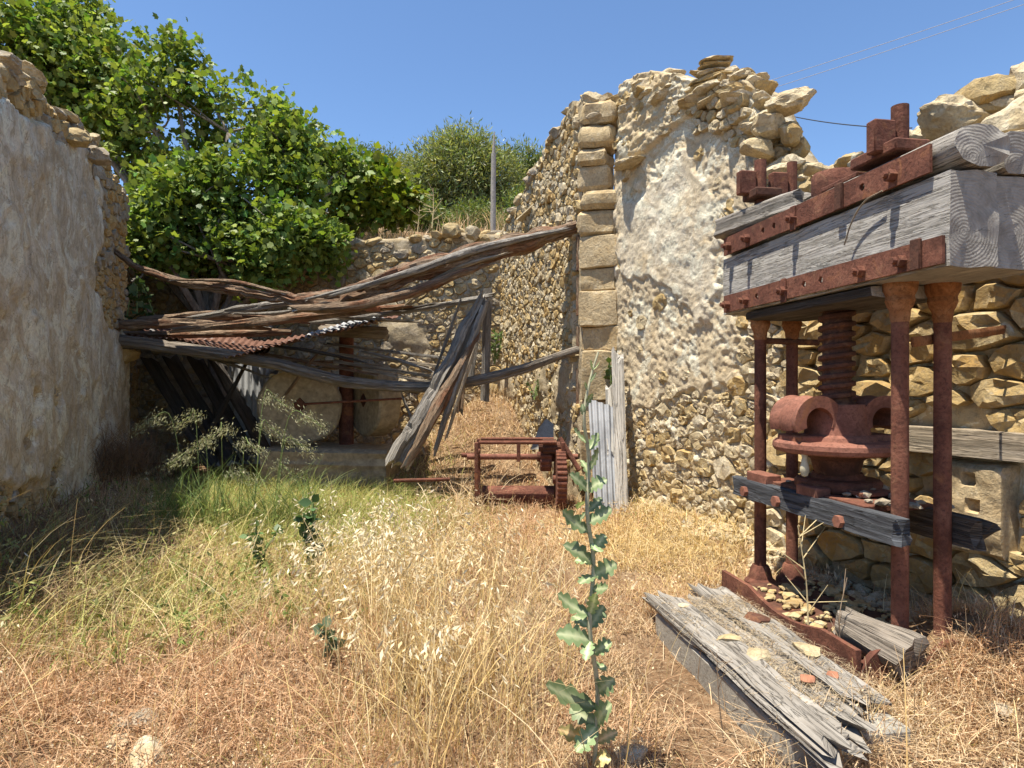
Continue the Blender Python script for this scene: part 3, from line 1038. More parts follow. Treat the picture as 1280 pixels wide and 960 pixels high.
# ---- plastered wall behind the press
wp = Wall(PLA0, PLA1, COURT, prof([0, .1, .31, .7, 1.1, 1.41, 1.72, 2.1, 2.35, 2.55, 2.75, 3.09, 3.66, 4.1, 4.5, 6.1], [4.85, 4.98, 5.0, 4.95, 4.72, 4.55, 4.5, 4.26, 3.72, 3.42, 3.2, 3.08, 3.15, 3.14, 3.2, 3.3]), .5)
root_p = empty("plastered_wall", (*(PLA0 * .5 + PLA1 * .5), 0), "sunlit ruined wall with rough white plaster over bare stones behind the rusty press", "wall")
def bare_p(u, v):
    e = n2(u, v, 1.7, 101, 5)
    e2 = n2(u, v, 4.5, 102, 4)
    low = sstep(1.75, 1.05, v + .5 * e + .22 * e2)
    near = sstep(1.55, 2.35, u + .55 * e + .25 * e2 - .55 * sstep(2.2, 3.0, v) * 1.0)
    patch = np.exp(-(((u - 1.0) / .2) ** 2 + ((v - 2.38) / .2) ** 2)) * .5 + np.exp(-(((u - .22) / .13) ** 2 + ((v - 3.12) / .3) ** 2)) * .4
    patch = patch + np.exp(-(((u - 1.75) / .3) ** 2 + ((v - 2.6) / .2) ** 2)) * .35
    crown = sstep(.95, .35, wp.top(u) - v + .3 * e) * sstep(1.0, 1.7, u) + sstep(.8, .6, wp.top(u) - v + .3 * e) * sstep(.2, .05, u) * .6
    return np.clip(np.maximum.reduce([low, near, patch, crown]), 0, 1)
def ledge_line(u):
    return np.interp(u, [0, .16, .5, .96, 1.69, 2.0], [4.0, 4.05, 4.08, 4.16, 4.25, 4.2])
def skim_p(u, v):
    """1 where the smooth white finishing coat is still on"""
    e = n2(u, v, 1.5, 151, 5) + .45 * n2(u + .4 * v, v, 5.5, 152, 4)
    k = .95 * np.exp(-(((u - 1.0) / .85) ** 2 + ((v - 3.1) / .75) ** 2)) + .35 * np.exp(-(((u - 1.5) / .5) ** 2 + ((v - 2.0) / .5) ** 2))
    return sstep(.47, .52, k + .42 * e + .10)
def ledge_p(u, v):
    return sstep(-.02, .03, v - ledge_line(u) + .06 * n2(u, v, 6, 109, 3)) * sstep(1.75, 1.3, u) * sstep(.08, .16, u)
def coats_p(u, v):
    m = sstep(.44, .54, bare_p(u, v))
    return np.clip(np.maximum(m, np.maximum(.5 * (1 - skim_p(u, v)), .85 * ledge_p(u, v))), 0, 1)
def h_pla(u, v):
    m = sstep(.45, .53, bare_p(u, v))
    wu, wv = u + .06 * n2(u, v, 5, 141, 2) + .35 * v, v + .06 * n2(u, v, 5, 142, 2)
    sk = skim_p(u, v)
    wave = .030 * n2(u, v, 2.3, 104, 4)
    ridg = 1 - 2 * np.abs(n2(u + .6 * v, v * .9, 9, 147, 4))
    skim = .045 + wave + .008 * (1 - 2 * np.abs(n2(u + .5 * v, v * .7, 9, 106, 5))) + .012 * n2(u, v, 8, 159, 4) + .006 * n2(u, v, 40, 148, 2)
    coat = .012 + wave + .004 * cellular(wu, wv * 1.4, 9, 143) + .016 * (1 - 2 * np.abs(n2(u + .5 * v + .05 * n2(u, v, 6, 157, 2), v * .75, 12, 153, 5))) + .012 * n2(u, v, 15, 158, 4) + .012 * n2(u, v, 34, 149, 4)
    br = np.where(u < 2.7, -.022 + .03 * cellular(wu, wv * 1.4, 10, 145) + .06 * n2(u, v, 11, 108, 5) - .02 * sstep(2.2, 2.8, u), -.06 + .05 * n2(u, v, 8, 108, 4))
    led = ledge_p(u, v)
    led2 = (.05 + .04 * n2(u, v * 3, 5, 110, 4) + .02 * n2(u, v * 2, 16, 154, 4)) * led
    return (skim * sk + coat * (1 - sk)) * (1 - m) + br * m + led2
V, F = wp.body(h_pla, .017, .017, 111)
fast_body("plaster", V, F, M['plaster_r'], root_p, np.concatenate([coats_p(*wp.uvg), np.ones(len(V) - len(wp.uvg[0]))]))
V, F, U = rock(wp.P(.36, 4.03, .10), (.26, .20, .05), 155, -1.15, .1, sub=4, cuts=16)
MB().add(V, F, U).build("stone_slab", M['stone_pale'], root_p, sharp=25)
def sz_p(u, v):
    if u > 2.75:
        return .185 if v < 2.6 else .14
    return .080 + .12 * max(0.0, float(n2(u, v, 1.3, 156, 2)) + .15)
pk = pack(0.05, 2.8, .1, 5.0, sz_p, 112, 1.3, 22000) + pack(2.75, wp.L - .8, .1, 3.6, sz_p, 116, 1.75, 9000)
def keep_p(u, v, rg):
    if 2.95 < u < 3.75 and 1.1 < v < 1.6 and False:
        return False
    b = float(bare_p(np.array(u), np.array(v)))
    if ledge_line(u) + .05 < v and .1 < u < 1.8 and rg.random() < .6:
        return True
    if b < .47 and v < ledge_line(u) and skim_p(u, v) < .3 and rg.random() < .12:
        return True
    if b < .47 or (b < .6 and rg.random() < .3):
        return False
    if 3.6 < u < 5.0 and 1.03 < v < 1.23: return False       # the timber let into the wall
    if 3.86 < u < 4.3 and .42 < v < 1.03: return False         # the dressed block with sockets
    return True
def proud_p(u, v):
    if u > 2.8: return .0
    if v > 3.9: return .055
    if float(bare_p(np.array(u), np.array(v))) < .47: return .012
    return .0
lay_stones(wp, root_p, pk, keep_p, proud_p, lambda u, v, rg: (rg.choice(('stone', 'stone', 'stone_ochre', 'stone_ochre')) if u > 2.6 and v < 2.7 else rg.choice(('stone', 'stone_pale', 'stone_pale'))), 113, joint=.007, most=298, bulge=.2, n=11)
# timber let into the masonry and the dressed block with two sockets below it
V, F, U = tube(lin(wp.P(3.6, 1.13, .03), wp.P(5.1, 1.13, .05), 20), (.07, .085), 12, .05, 114, True)
MB().add(V, F, U).build("wall_timber", M['wood_pale'], root_p)
def socket_block():
    mb = MB()
    us, vs = np.linspace(3.87, 4.29, 27), np.linspace(.42, 1.02, 27)
    Ug, Vg = np.meshgrid(us, vs)
    Hh = .07 + .03 * n2(Ug, Vg, 5, 115)
    for cu, cv in ((4.07, .90), (4.10, .74), (4.10, .58)):
        Hh = Hh - .05 * sstep(.045, .030, np.maximum(abs(Ug - cu), abs(Vg - cv) * 1.3))
    edge = np.minimum(np.minimum(Ug - 3.87, 4.29 - Ug), np.minimum(Vg - .42, 1.02 - Vg))
    Hh = Hh - .16 * sstep(.03, 0, edge)
    V = wp.P(Ug, Vg, Hh).reshape(-1, 3)
    F = [(j * 27 + i, j * 27 + i + 1, (j + 1) * 27 + i + 1, (j + 1) * 27 + i) for j in range(26) for i in range(26)]
    mb.add(V, F).build("socket_block", M['quoin'], root_p)
socket_block()
its = []
k = 0
for u, px, py, s_, fl in ((.3, 0, 0, .16, .6), (.5, 0, 0, .2, .5), (.72, 0, 0, .22, .45), (.95, 0, 0, .2, .5), (1.15, 0, 0, .16, .6), (1.35, 0, 0, .2, .45), (1.55, 0, 0, .22, .4), (1.75, 0, 0, .24, .3), (1.95, 0, 0, .2, .4), (2.1, 0, 0, .18, .5), (2.25, 0, 0, .18, .5), (2.4, 0, 0, .16, .6), (2.5, 0, 0, .15, .7), (2.6, 0, 0, .14, .7), (2.68, 0, 0, .14, .7), (2.78, 0, 0, .13, .7)):
    zt = float(wp.top(np.array([u]))[0])
    for q in range(3):
        its.append((wp.P(u + R.uniform(-.1, .1), zt + R.uniform(-.16, .0) - q * .07, R.uniform(-.06, .04) - .13 * (q == 0)), (s_ * R.uniform(.7, 1), s_, s_ * fl * .8), (R.uniform(0, 3), R.uniform(-.2, .2), R.uniform(-.15, .15)), 800 + k))
        k += 1
# thin slates stacked at the crest
for q in range(7):
    its.append((wp.P(1.62 + R.uniform(-.08, .08), 4.42 + q * .034, -.02 - R.uniform(0, .05)), (.30 - q * .025 + R.uniform(-.06, .06), .22, .034), (R.uniform(-.3, .3) - 1.1, R.uniform(-.12, .12), .10 + R.uniform(-.08, .08)), 870 + q))
# the overhanging boulder and the column of stones under it
its += [(W(985, 128, 5.30), (.26, .2, .115), (.35, .1, -.22), 891), (W(962, 160, 5.42), (.2, .18, .12), (.3, 0, .1), 892), (W(990, 168, 5.3), (.12, .13, .15), (0, 0, .1), 893),
        (W(945, 185, 5.45), (.2, .16, .11), (.2, 0, .1), 894), (W(990, 205, 5.28), (.13, .13, .11), (.7, 0, .1), 895), (W(972, 215, 5.3), (.16, .13, .08), (.3, 0, -.1), 896), (W(1000, 186, 5.36), (.09, .12, .12), (.3, 0, -.1), 897)]
# rubble along the lower crest to the camera side
for k in range(34):
    u = 2.85 + k * .055
    zt = float(wp.top(np.array([u]))[0])
    s_ = R.uniform(.07, .15)
    its.append((wp.P(u, zt + R.uniform(-.05, .06), R.uniform(-.32, .10)), (s_ * 1.2, s_, s_ * .75), (R.uniform(0, 3), R.uniform(-.3, .3), R.uniform(-.3, .3)), 900 + k))
for q in range(12):
    u = 1.85 + q * .055
    zt = float(wp.top(np.array([u]))[0])
    its.append((wp.P(u, zt + R.uniform(-.03, .03), -R.uniform(.02, .22)), (.15, .13, .07), (R.uniform(0, 3), R.uniform(-.2, .2), .25), 970 + q))
its += [(W(1195, 152, 4.0), (.25, .22, .15), (.2, 0, .1), 941), (W(1240, 116, 3.95), (.19, .2, .15), (1.1, .2, .3), 942), (W(1282, 158, 3.7), (.22, .26, .2), (.1, 0, .2), 943), (W(1292, 105, 3.8), (.16, .2, .18), (.1, .4, .2), 944), (W(1262, 190, 3.65), (.2, .2, .12), (.4, 0, 0), 945),
        (W(1062, 206, 4.5), (.15, .12, .09), (.2, 0, 0), 946), (W(1018, 212, 4.8), (.13, .1, .06), (.3, 0, .15), 947), (W(1080, 205, 4.4), (.15, .1, .05), (.5, 0, .25), 948), (W(1035, 225, 4.6), (.15, .12, .05), (.2, 0, .2), 949)]
loose(root_p, its, ('stone_pale', 'stone', 'stone_pale', 'stone_pale'))

# ------------------------------------------------------------------ the oil press
PO, PA, PB = np.array([2.03, 4.0, 0.05]), np.array([-.157, .988, 0.]), np.array([.988, .157, 0.])
PZ = np.array([0, 0, 1.])
def PL(a, b, z):
    return np.array([PO[0] + PA[0] * a + PB[0] * b, PO[1] + PA[1] * a + PB[1] * b, z])
press = empty("olive_press", PO, "tall rusty red screw press framed by four iron posts under heavy grey timbers", "press")
for a, b in ((.67, -.125), (-.67, -.125), (.67, .125), (-.67, .125)):
    p = MB().add(*tube(lin(PL(a, b, -.05), PL(a, b, 1.88), 14), .041, 18, .05, 3)).build("post", M['rust'], press)
    q = MB().add(*lathe([(.042, 1.82), (.047, 1.85), (.049, 1.88), (.060, 1.90), (.070, 1.93), (.066, 1.955), (.080, 1.985), (.085, 2.035)], PL(a, b, 0), 20))
    subpart(q, "capital", M['rust_orange'], p, sharp=25)
    q = MB().add(*lathe([(.11, -.02), (.11, .075), (.085, .10), (.066, .17), (.055, .19)], PL(a, b, 0), 20))
    if a > 0: subpart(q, "foot", M['rust'], p, sharp=25)
    if a < 0 and b > 0: continue
    top = 2.94 if a < 0 else 3.12
    q = MB().add(*tube([PL(a, b, 2.3), PL(a, b, top)], .042 if b < 0 else .035, 14, .02, 5))
    subpart(q, "rod_end", M['rust'], p, sharp=25)
    q = MB().add(*box(PL(a - .0, b - .11, top - .17), PA, PB, PZ, .035, .062, .085, .008))
    subpart(q, "wedge", M['rust'], p)

def press_timber(a0, a1, b, z, hb, hz, seed, mat, name, rough=.035, n=24, groove=.0, sag=0.0):
    P = lin(PL(a0, b, z), PL(a1, b, z), 40)
    P[:, 2] -= sag * np.sin(np.linspace(0, np.pi, 40))
    V, F, U = tube(P, [(hb, hz)] * 40, n, rough, seed, True, ragged=.012, groove=groove)
    return MB().add(V, F, U).build(name, mat, press, sharp=40, caps=n)
press_timber(-1.14, .915, -.158, 2.235, .124, .215, 3, M['wood_beam'], "beam", .022, 36)
press_timber(-1.10, .93, .118, 2.235, .140, .213, 4, M['wood_beam'], "beam", .014, 28)
P = lin(PL(-1.16, -.14, 2.555), PL(.90, -.14, 2.555), 40)
MB().add(*tube(P, [(.135, .10)] * 40, 26, .10, 8, ragged=.02, groove=.10, nf=2.4)).build("log_beam", M['wood_grey'], press, caps=26)
press_timber(-1.12, .4, .13, 2.55, .115, .095, 9, M['wood_grey'], "beam", .03)
V, F, U = tube(lin(PL(.93, -.27, 2.68), PL(.33, -.03, 2.735), 20), [(.085, .075)] * 20, 16, .16, 12, True, ragged=.05, groove=.12)
MB().add(V, F, U).build("timber_offcut", M['wood_grey'], press)
press_timber(-.62, .62, .0, 1.985, .26, .032, 14, M['wood_dark'], "bearing_board", .03)

def strap(a0, a1, z0, z1, holes, slot=None):
    """flat iron strap along the beam with real holes: cells of a strip, those with a hole get an eight-sided opening"""
    mb = MB()
    b0, b1 = -.290, -.305
    h = z1 - z0
    cuts = sorted([(a - h / 2, a + h / 2, a) for a in holes])
    x = a0
    segs = []
    for c0, c1, a in cuts:
        if c0 > x:
            segs.append((x, c0, None))
        segs.append((c0, c1, a))
        x = c1
    segs.append((x, a1, None))
    for s0, s1, a in segs:
        if a is None:
            m = (s0 + s1) / 2
            mb.add(*box(PL(m, (b0 + b1) / 2, (z0 + z1) / 2), PA, PB, PZ, (s1 - s0) / 2, .0075, h / 2))
        else:
            zc = (z0 + z1) / 2
            o = [(s0, z0), (a, z0), (s1, z0), (s1, zc), (s1, z1), (a, z1), (s0, z1), (s0, zc)]
            r = .021
            i = [(a + r * math.cos(t), zc + r * math.sin(t)) for t in (np.arange(8) * math.pi / 4 - 3 * math.pi / 4)]
            V = [PL(q[0], b1, q[1]) for q in o] + [PL(q[0], b1, q[1]) for q in i] + [PL(q[0], b0 + .004, q[1]) for q in i]
            F = [(k, (k + 1) % 8, 8 + (k + 1) % 8, 8 + k) for k in range(8)] + [(8 + k, 8 + (k + 1) % 8, 16 + (k + 1) % 8, 16 + k) for k in range(8)]
            mb.add(np.array(V), F, [(q[0], q[1]) for q in o + i + i])
    return mb
for z0, z1, a0, a1, holes, bolts in ((2.462, 2.592, -1.06, .87, (.33, .2, -.62), (.78, .52, -.02, -.84)), (2.035, 2.16, -1.13, .87, (.41, -.12, -.28), (.80, .54, .08, -.62, -.90))):
    st = strap(a0, a1, z0, z1, holes).build("iron_strap", M['rust'], press, sharp=25)
    for k, a in enumerate(bolts):
        zc = (z0 + z1) / 2 - .01
        mb = MB().add(*tube([PL(a, -.30, zc), PL(a, -.345, zc)], .03, 6, 0, 1, up=(0, 0, 1))).add(*tube([PL(a, -.34, zc), PL(a, -.368, zc)], .016, 8))
        if k == 2:
            mb.add(*box(PL(a, -.312, zc), PA, PB, PZ, .026, .006, .075, .003))
        subpart(mb, "bolt", M['rust'], st, sharp=25)
for a, z in ((-.45, 2.527), (-.99, 2.10)):                 # joint cover and corner clip on the straps
    MB().add(*box(PL(a, -.314, z), PA, PB, PZ, .03, .009, .072, .004)).build("strap_clip", M['rust_dark'], press)
V, F, U = tube(bez([PL(-.78, -.315, 2.46), PL(-.66, -.32, 2.44), PL(-.56, -.318, 2.36), PL(-.50, -.318, 2.25)], 18), .0045, 6, .2, 51)
MB().add(V, F, U).build("splinter", M['wood_pale'], press)
# bearing plates on top
MB().add(*box(PL(-.62, -.15, 2.70), PA, PB, PZ, .17, .10, .03, .008)).build("bearing_plate", M['rust'], press)
MB().add(*box(PL(-.27, -.12, 2.665), PA, PB, PZ, .16, .07, .014, .005)).build("bearing_plate", M['rust'], press)
MB().add(*box(PL(.64, -.13, 2.86), PA, PB, PZ, .10, .10, .03, .008)).build("bearing_plate", M['rust_dark'], press)
V, F, U = lathe([(.125, 2.66), (.135, 2.70), (.135, 2.80), (.125, 2.82), (.10, 2.82), (.095, 2.70)], PL(.02, .0, 0), 28)
MB().add(V, F, U).build("screw_nut", M['rust'], press, sharp=30)

# screw with a real thread
def screw():
    n, K = 40, 150
    z = np.linspace(1.28, 2.0, K)
    th = np.arange(n) * 2 * np.pi / n
    ph = (z[:, None] / .062 - th[None] / (2 * np.pi)) % 1.0
    r = .083 + .024 * (sstep(.02, .14, ph) - sstep(.52, .64, ph))
    V = np.stack([r * np.cos(th), r * np.sin(th), np.repeat(z[:, None], n, 1)], -1).reshape(-1, 3) + PL(0, 0, 0) * np.array([1, 1, 0])
    F = [(i * n + j, i * n + (j + 1) % n, (i + 1) * n + (j + 1) % n, (i + 1) * n + j) for i in range(K - 1) for j in range(n)]
    MB().add(V, F).build("screw", M['rust_dark'], press, sharp=60)
screw()
disc = MB().add(*lathe([(.02, 1.075), (.33, 1.075), (.362, 1.085), (.375, 1.108), (.372, 1.135), (.352, 1.152), (.30, 1.148), (.225, 1.152), (.215, 1.175), (.19, 1.19), (.178, 1.25), (.168, 1.355), (.160, 1.375), (.10, 1.375)], PL(0, 0, 0), 56)).build("pressing_disc", M['rust_pink'], press, sharp=35)
def lug(cb, sgn):
    """arched socket for the turning bar: an arch with two ribs over a round hole"""
    mb = MB()
    n, K = 20, 9
    zc, ri = 1.27, .088
    th = np.linspace(-.12 * math.pi, 1.12 * math.pi, n)
    a_ = np.linspace(-.14, .14, K)
    ro = .138 + .022 * np.abs(np.cos(a_ / .14 * math.pi * 1.0))
    V = []
    for k in range(K):
        for t in th:
            V.append(PL(.10 * sgn + a_[k], cb + ro[k] * math.cos(t), zc + ro[k] * math.sin(t)))
        for t in th[::-1]:
            V.append(PL(.10 * sgn + a_[k], cb + ri * math.cos(t), zc + ri * math.sin(t)))
    m = 2 * n
    F = [(k * m + j, k * m + (j + 1) % m, (k + 1) * m + (j + 1) % m, (k + 1) * m + j) for k in range(K - 1) for j in range(m)]
    F += [(j, j + 1, m - 2 - j, m - 1 - j) for j in range(n - 1)] + [((K - 1) * m + m - 1 - j, (K - 1) * m + m - 2 - j, (K - 1) * m + j + 1, (K - 1) * m + j) for j in range(n - 1)]
    mb.add(np.array(V), F)
    mb.add(*box(PL(.10 * sgn, cb, 1.165), PA, PB, PZ, .12, .12, .022, .008))
    subpart(mb, "bar_socket", M['rust_pink'], disc, sharp=40)
lug(-.212, 0)
lug(.225, 0)
MB().add(*lathe([(.05, .93), (.12, .935), (.135, .97), (.15, 1.03), (.20, 1.065), (.21, 1.078)], PL(0, 0, 0), 36)).build("collar", M['rust_dark'], press, sharp=35)
MB().add(*lathe([(.05, .845), (.24, .845), (.25, .86), (.25, .895), (.235, .91), (.16, .915), (.14, .95)], PL(.02, .02, 0), 36)).build("follower_plate", M['rust'], press, sharp=35)
V, F, U = lathe([(.004, .945), (.016, .95), (.026, .975), (.027, 1.0), (.018, 1.035), (.015, 1.06), (.02, 1.082)], PL(-.12, -.30, 0), 14)
V[:, 2] += .0
MB().add(V, F, U).build("hanging_lump", M['drip'], press)
# crossbars low on the posts, plates and blocks on them
V, F, U = tube(lin(PL(.80, -.225, .75), PL(-.79, -.225, .765), 34), [(.042, .068)] * 34, 20, .07, 21, True, ragged=.025, groove=.10)
cb1 = MB().add(V, F, U).build("crossbar", M['wood_blue'], press)
for a in (.62, .22, -.40):
    subpart(MB().add(*tube([PL(a, -.26, .735), PL(a, -.295, .735)], .036, 6, 0, 1)), "bolt", M['rust_pink'], cb1, sharp=25)
V, F, U = tube(lin(PL(.80, .205, .745), PL(-.80, .205, .74), 34), [(.05, .08)] * 34, 20, .13, 22, True, ragged=.06, groove=.14)
MB().add(V, F, U).build("crossbar", M['wood_dark'], press)
MB().add(*box(PL(.0, .0, .825), PA, PB, PZ, .52, .21, .016, .004)).build("base_plate", M['rust'], press)
MB().add(*box(PL(.50, -.20, .845), PA, PB, PZ, .13, .055, .035, .006)).build("block", M['rust_pink'], press)
MB().add(*box(PL(-.07, -.21, .845), PA, PB, PZ, .10, .05, .035, .006)).build("block", M['rust_pink'], press)
MB().add(*box(PL(-.10, .03, .865), PA, PB, PZ, .24, .12, .012, .004)).build("base_plate", M['rust'], press)
# tie bars from the posts to the wall
MB().add(*tube(lin(PL(.67, -.11, 1.815), PL(.62, .30, 1.80), 4), [(.022, .022)] * 4, 8, 0, 1, True)).build("tie_bar", M['rust_dark'], press)
e0, e1 = PL(-.70, -.08, 1.715), W(1262, 411, 3.86)
MB().add(*tube(lin(e0, e1, 6), [(.008, .026)] * 6, 8, 0, 1, True)).build("tie_bar", M['rust_orange'], press)
# steel tray under it: bed, front channel with dipped edge, end plate
MB().add(*box(PL(-.08, -.08, .03), PA, PB, PZ, .66, .345, .06, .006)).build("tray_bed", M['rust_dark'], press)
def tray_front():
    mb = MB()
    us = np.linspace(-.78, .60, 60)
    topz = .185 - .06 * np.clip(np.sin((us + .5) * 4.2), 0, 1) ** 1 * (us < .25)
    V, F = [], []
    for k, u in enumerate(us):
        for b, z in ((-.46, -.06), (-.46, topz[k]), (-.432, topz[k]), (-.432, .0)):
            V.append(PL(u, b, z))
    for k in range(59):
        for j in range(3):
            F.append((k * 4 + j, k * 4 + j + 1, k * 4 + j + 5, k * 4 + j + 4))
    F += [(0, 1, 2, 3), (59 * 4 + 3, 59 * 4 + 2, 59 * 4 + 1, 59 * 4)]
    mb.add(np.array(V), F)
    mb.build("tray_edge", M['rust'], press, sharp=25)
    # end plate with two rounded humps
    V, F = [], []
    bs = np.linspace(-.46, .25, 50)
    tz = .0 + .20 * np.abs(np.sin((bs + .46) * 8.6)) ** .6
    for k, b in enumerate(bs):
        for a, z in ((-.79, -.14), (-.79, tz[k]), (-.755, tz[k]), (-.755, -.14)):
            V.append(PL(a, b, z))
    for k in range(49):
        for j in range(3):
            F.append((k * 4 + j, k * 4 + j + 1, k * 4 + j + 5, k * 4 + j + 4))
    F += [(0, 1, 2, 3), (49 * 4 + 3, 49 * 4 + 2, 49 * 4 + 1, 49 * 4)]
    MB().add(np.array(V), F).build("tray_end", M['rust'], press, sharp=25)
tray_front()
V, F, U = rock(PL(-.12, -.62, .10), (.12, .10, .06), 31, .4, sub=2)
tag(MB().add(V, F, U).build("iron_lump", M['rust_dark']), "rusty iron lump lying on the plank beside the press tray", "scrap iron")

V, F, U = tube(lin(PL(-.53, -.31, .21), PL(-.80, -.20, .15), 22), np.linspace(.09, .135, 22), 20, .4, 33, ragged=.05, groove=.2, nf=2.0)
tag(MB().add(V, F, U).build("log_stump", M['wood_mid']), "short split grey log lying across the near end of the press tray", "log")

# heavy planks in front of the press, on a concrete plinth
plinth = MB().add(*box(PL(-.48, -.81, -.13), PA, PB, PZ, .74, .28, .17, .012)).build("concrete_plinth", M['concrete'])
tag(plinth, "grey concrete plinth half buried in dry grass under the weathered planks", "plinth")
for k, (b, hb, a0, a1, z, lab) in enumerate(((-1.0, .10, .27, -1.30, .085, "outer weathered grey plank with split edge on the concrete plinth"), (-.795, .06, .22, -1.16, .06, "narrow cracked middle plank between two wider ones on the plinth"), (-.615, .10, .40, -.98, .075, "weathered plank on the plinth next to the rusty press tray"))):
    P = lin(PL(a0, b, z), PL(a1, b - .012 * k, z + .01), 44)
    P[:, 2] += .015 * n2(np.arange(44) * .15, k * 9.0, 1, 7)
    V, F, U = tube(P, [(hb, .04)] * 44, 30, .16, 40 + k, True, ragged=.16, groove=.3, nf=3.0)
    tag(MB().add(V, F, U).build("old_plank", M['wood_grey']), lab, "plank", "planks in front of the press")
for k, (a, b, s_, m, lab) in enumerate(((-.40, -.93, .085, 'stone_pale', "pale flat stone on the outer plank of the plinth"), (-.62, -.88, .095, 'stone_pale', "large whitish stone at the edge of the outer plank"), (-.60, -.60, .10, 'stone_pale', "cream stone slab on the plank beside the tray"), (.12, -.96, .05, 'stone_pale', "small cream stone near the far end of the outer plank"), (-.90, -.80, .06, 'tile', "reddish tile shard lying on the middle plank"), (-.88, -.66, .05, 'tile', "small reddish shard near the lower end of the planks"))):
    V, F, U = rock(PL(a, b, .125), (s_, s_ * .75, s_ * .35), 60 + k, k * .9)
    tag(MB().add(V, F, U).build("stone" if m != 'tile' else "tile_shard", M[m], sharp=28), lab, "stone" if m != 'tile' else "tile", "bits lying on the press planks")
# rubble and dirt on the tray and the plates
mb, mb2 = MB(), MB()
for k in range(150):
    s_ = R.uniform(.012, .05)
    V, F, U = rock(PL(R.uniform(-.7, .5), R.uniform(-.40, .25), .095 + s_ * .3), (s_ * 1.3, s_, s_ * .6), 2000 + k, R.uniform(0, 3), sub=1, cuts=4)
    mb.add(V, F, U)
for k in range(60):
    s_ = R.uniform(.012, .05)
    V, F, U = rock(PL(R.uniform(-.72, .45), R.uniform(-.14, .22), .845 + s_ * .4), (s_ * 1.3, s_, s_ * .6), 2300 + k, R.uniform(0, 3), sub=1, cuts=4)
    mb2.add(V, F, U)
tag(mb.build("rubble", M['stone'], sharp=28), "crumbled stone and dirt filling the rusty press tray", None, None, "stuff")
tag(mb2.build("rubble", M['stone_grey'], sharp=28), "stone crumbs lying on the press crossbars", None, None, "stuff")

# ------------------------------------------------------------------ winch
WO = np.array([.10, 7.75, gz(.1, 7.75) - .03])
winch = empty("winch", WO, "rusty red hand winch with toothed gear wheels standing in dry weeds", "winch")
def WI(px, py, dd=0.0):
    p = W(px, py, 7.75)
    s_ = (7.75 + dd) / 7.75
    return np.array([p[0], 7.75 + dd, p[2]])
X_, Y_, Z_ = np.array([1., 0, 0]), np.array([0, 1., 0]), np.array([0, 0, 1.])
def bar(a, b, r, n=12):
    return tube(lin(a, b, 4), r, n, .03, 2)
for dd in (-.22, .25):
    MB().add(*bar(WI(600, 551, dd), WI(694, 551, dd), .022)).build("tie_rod", M['rust'], winch)
MB().add(*bar(WI(584, 571), WI(722, 571), .036, 16)).build("shaft", M['rust_pink'], winch)
MB().add(*tube(lin(WI(576, 570, .1), WI(596, 570, .1), 3), .03, 10)).build("shaft_end", M['rust'], winch)
for px in (597, 702):
    mb = MB()
    mb.add(*box(WI(px, 592, -.24), X_, Y_, Z_, .022, .035, .40, .006))
    mb.add(*box(WI(px, 592, .26), X_, Y_, Z_, .022, .035, .40, .006))
    mb.add(*box(WI(px, 571, 0.01), X_, Y_, Z_, .020, .22, .075, .006))
    mb.add(*box(WI(px, 626, 0.01), X_, Y_, Z_, .020, .22, .05, .006))
    mb.build("side_frame", M['rust'], winch)
MB().add(*box(WI(648, 562, -.22), X_, Y_, Z_, .022, .02, .12, .004)).build("pawl", M['rust'], winch)
MB().add(*tube(lin(WI(603, 619), WI(692, 619), 8), .115, 24, .01, 4)).build("drum", M['rust'], winch)
MB().add(*tube(lin(WI(700, 548, .0), WI(722, 585, -.2), 4), [(.018, .03)] * 4, 8, 0, 1, True)).build("brake_lever", M['rust'], winch)
def gear(x, r, zc, width, teeth, yc):
    mb = MB()
    n = teeth * 4
    prof_ = []
    for k in range(n):
        t = 2 * np.pi * k / n
        rr = r if (k % 4) in (0, 1) else r * (1 - 1.7 / teeth)
        prof_.append((rr * math.cos(t), rr * math.sin(t)))
    V = [(x - width / 2, yc + p[0], zc + p[1]) for p in prof_] + [(x + width / 2, yc + p[0], zc + p[1]) for p in prof_]
    V += [(x - width / 2, yc, zc), (x + width / 2, yc, zc)]
    F = [(k, (k + 1) % n, n + (k + 1) % n, n + k) for k in range(n)]
    F += [(2 * n, (k + 1) % n, k) for k in range(n)] + [(2 * n + 1, n + k, n + (k + 1) % n) for k in range(n)]
    mb.add(np.array(V), F)
    mb.add(*tube(lin((x - width * .8, yc, zc), (x + width * .8, yc, zc), 3), .06, 14))
    return mb
pc = WI(682, 571)
gear(pc[0] + .0, .175, pc[2], .13, 15, 7.75).build("pinion", M['rust'], winch, sharp=25)
gear(WI(699, 0)[0] - .0, .36, WI(0, 596)[2], .11, 36, 7.60).build("gear_wheel", M['rust'], winch, sharp=25)
gear(WI(686, 0)[0], .09, WI(0, 560)[2] + .03, .16, 10, 7.62).build("pinion", M['rust_dark'], winch, sharp=25)
mb = MB().add(*tube(lin(W(492, 601, 7.6), W(562, 599, 7.75), 5), .022, 12, .05, 9))
tag(mb.build("iron_rod", M['rust']), "straight rusty rod poking out of the green grass beside the winch", "rod")

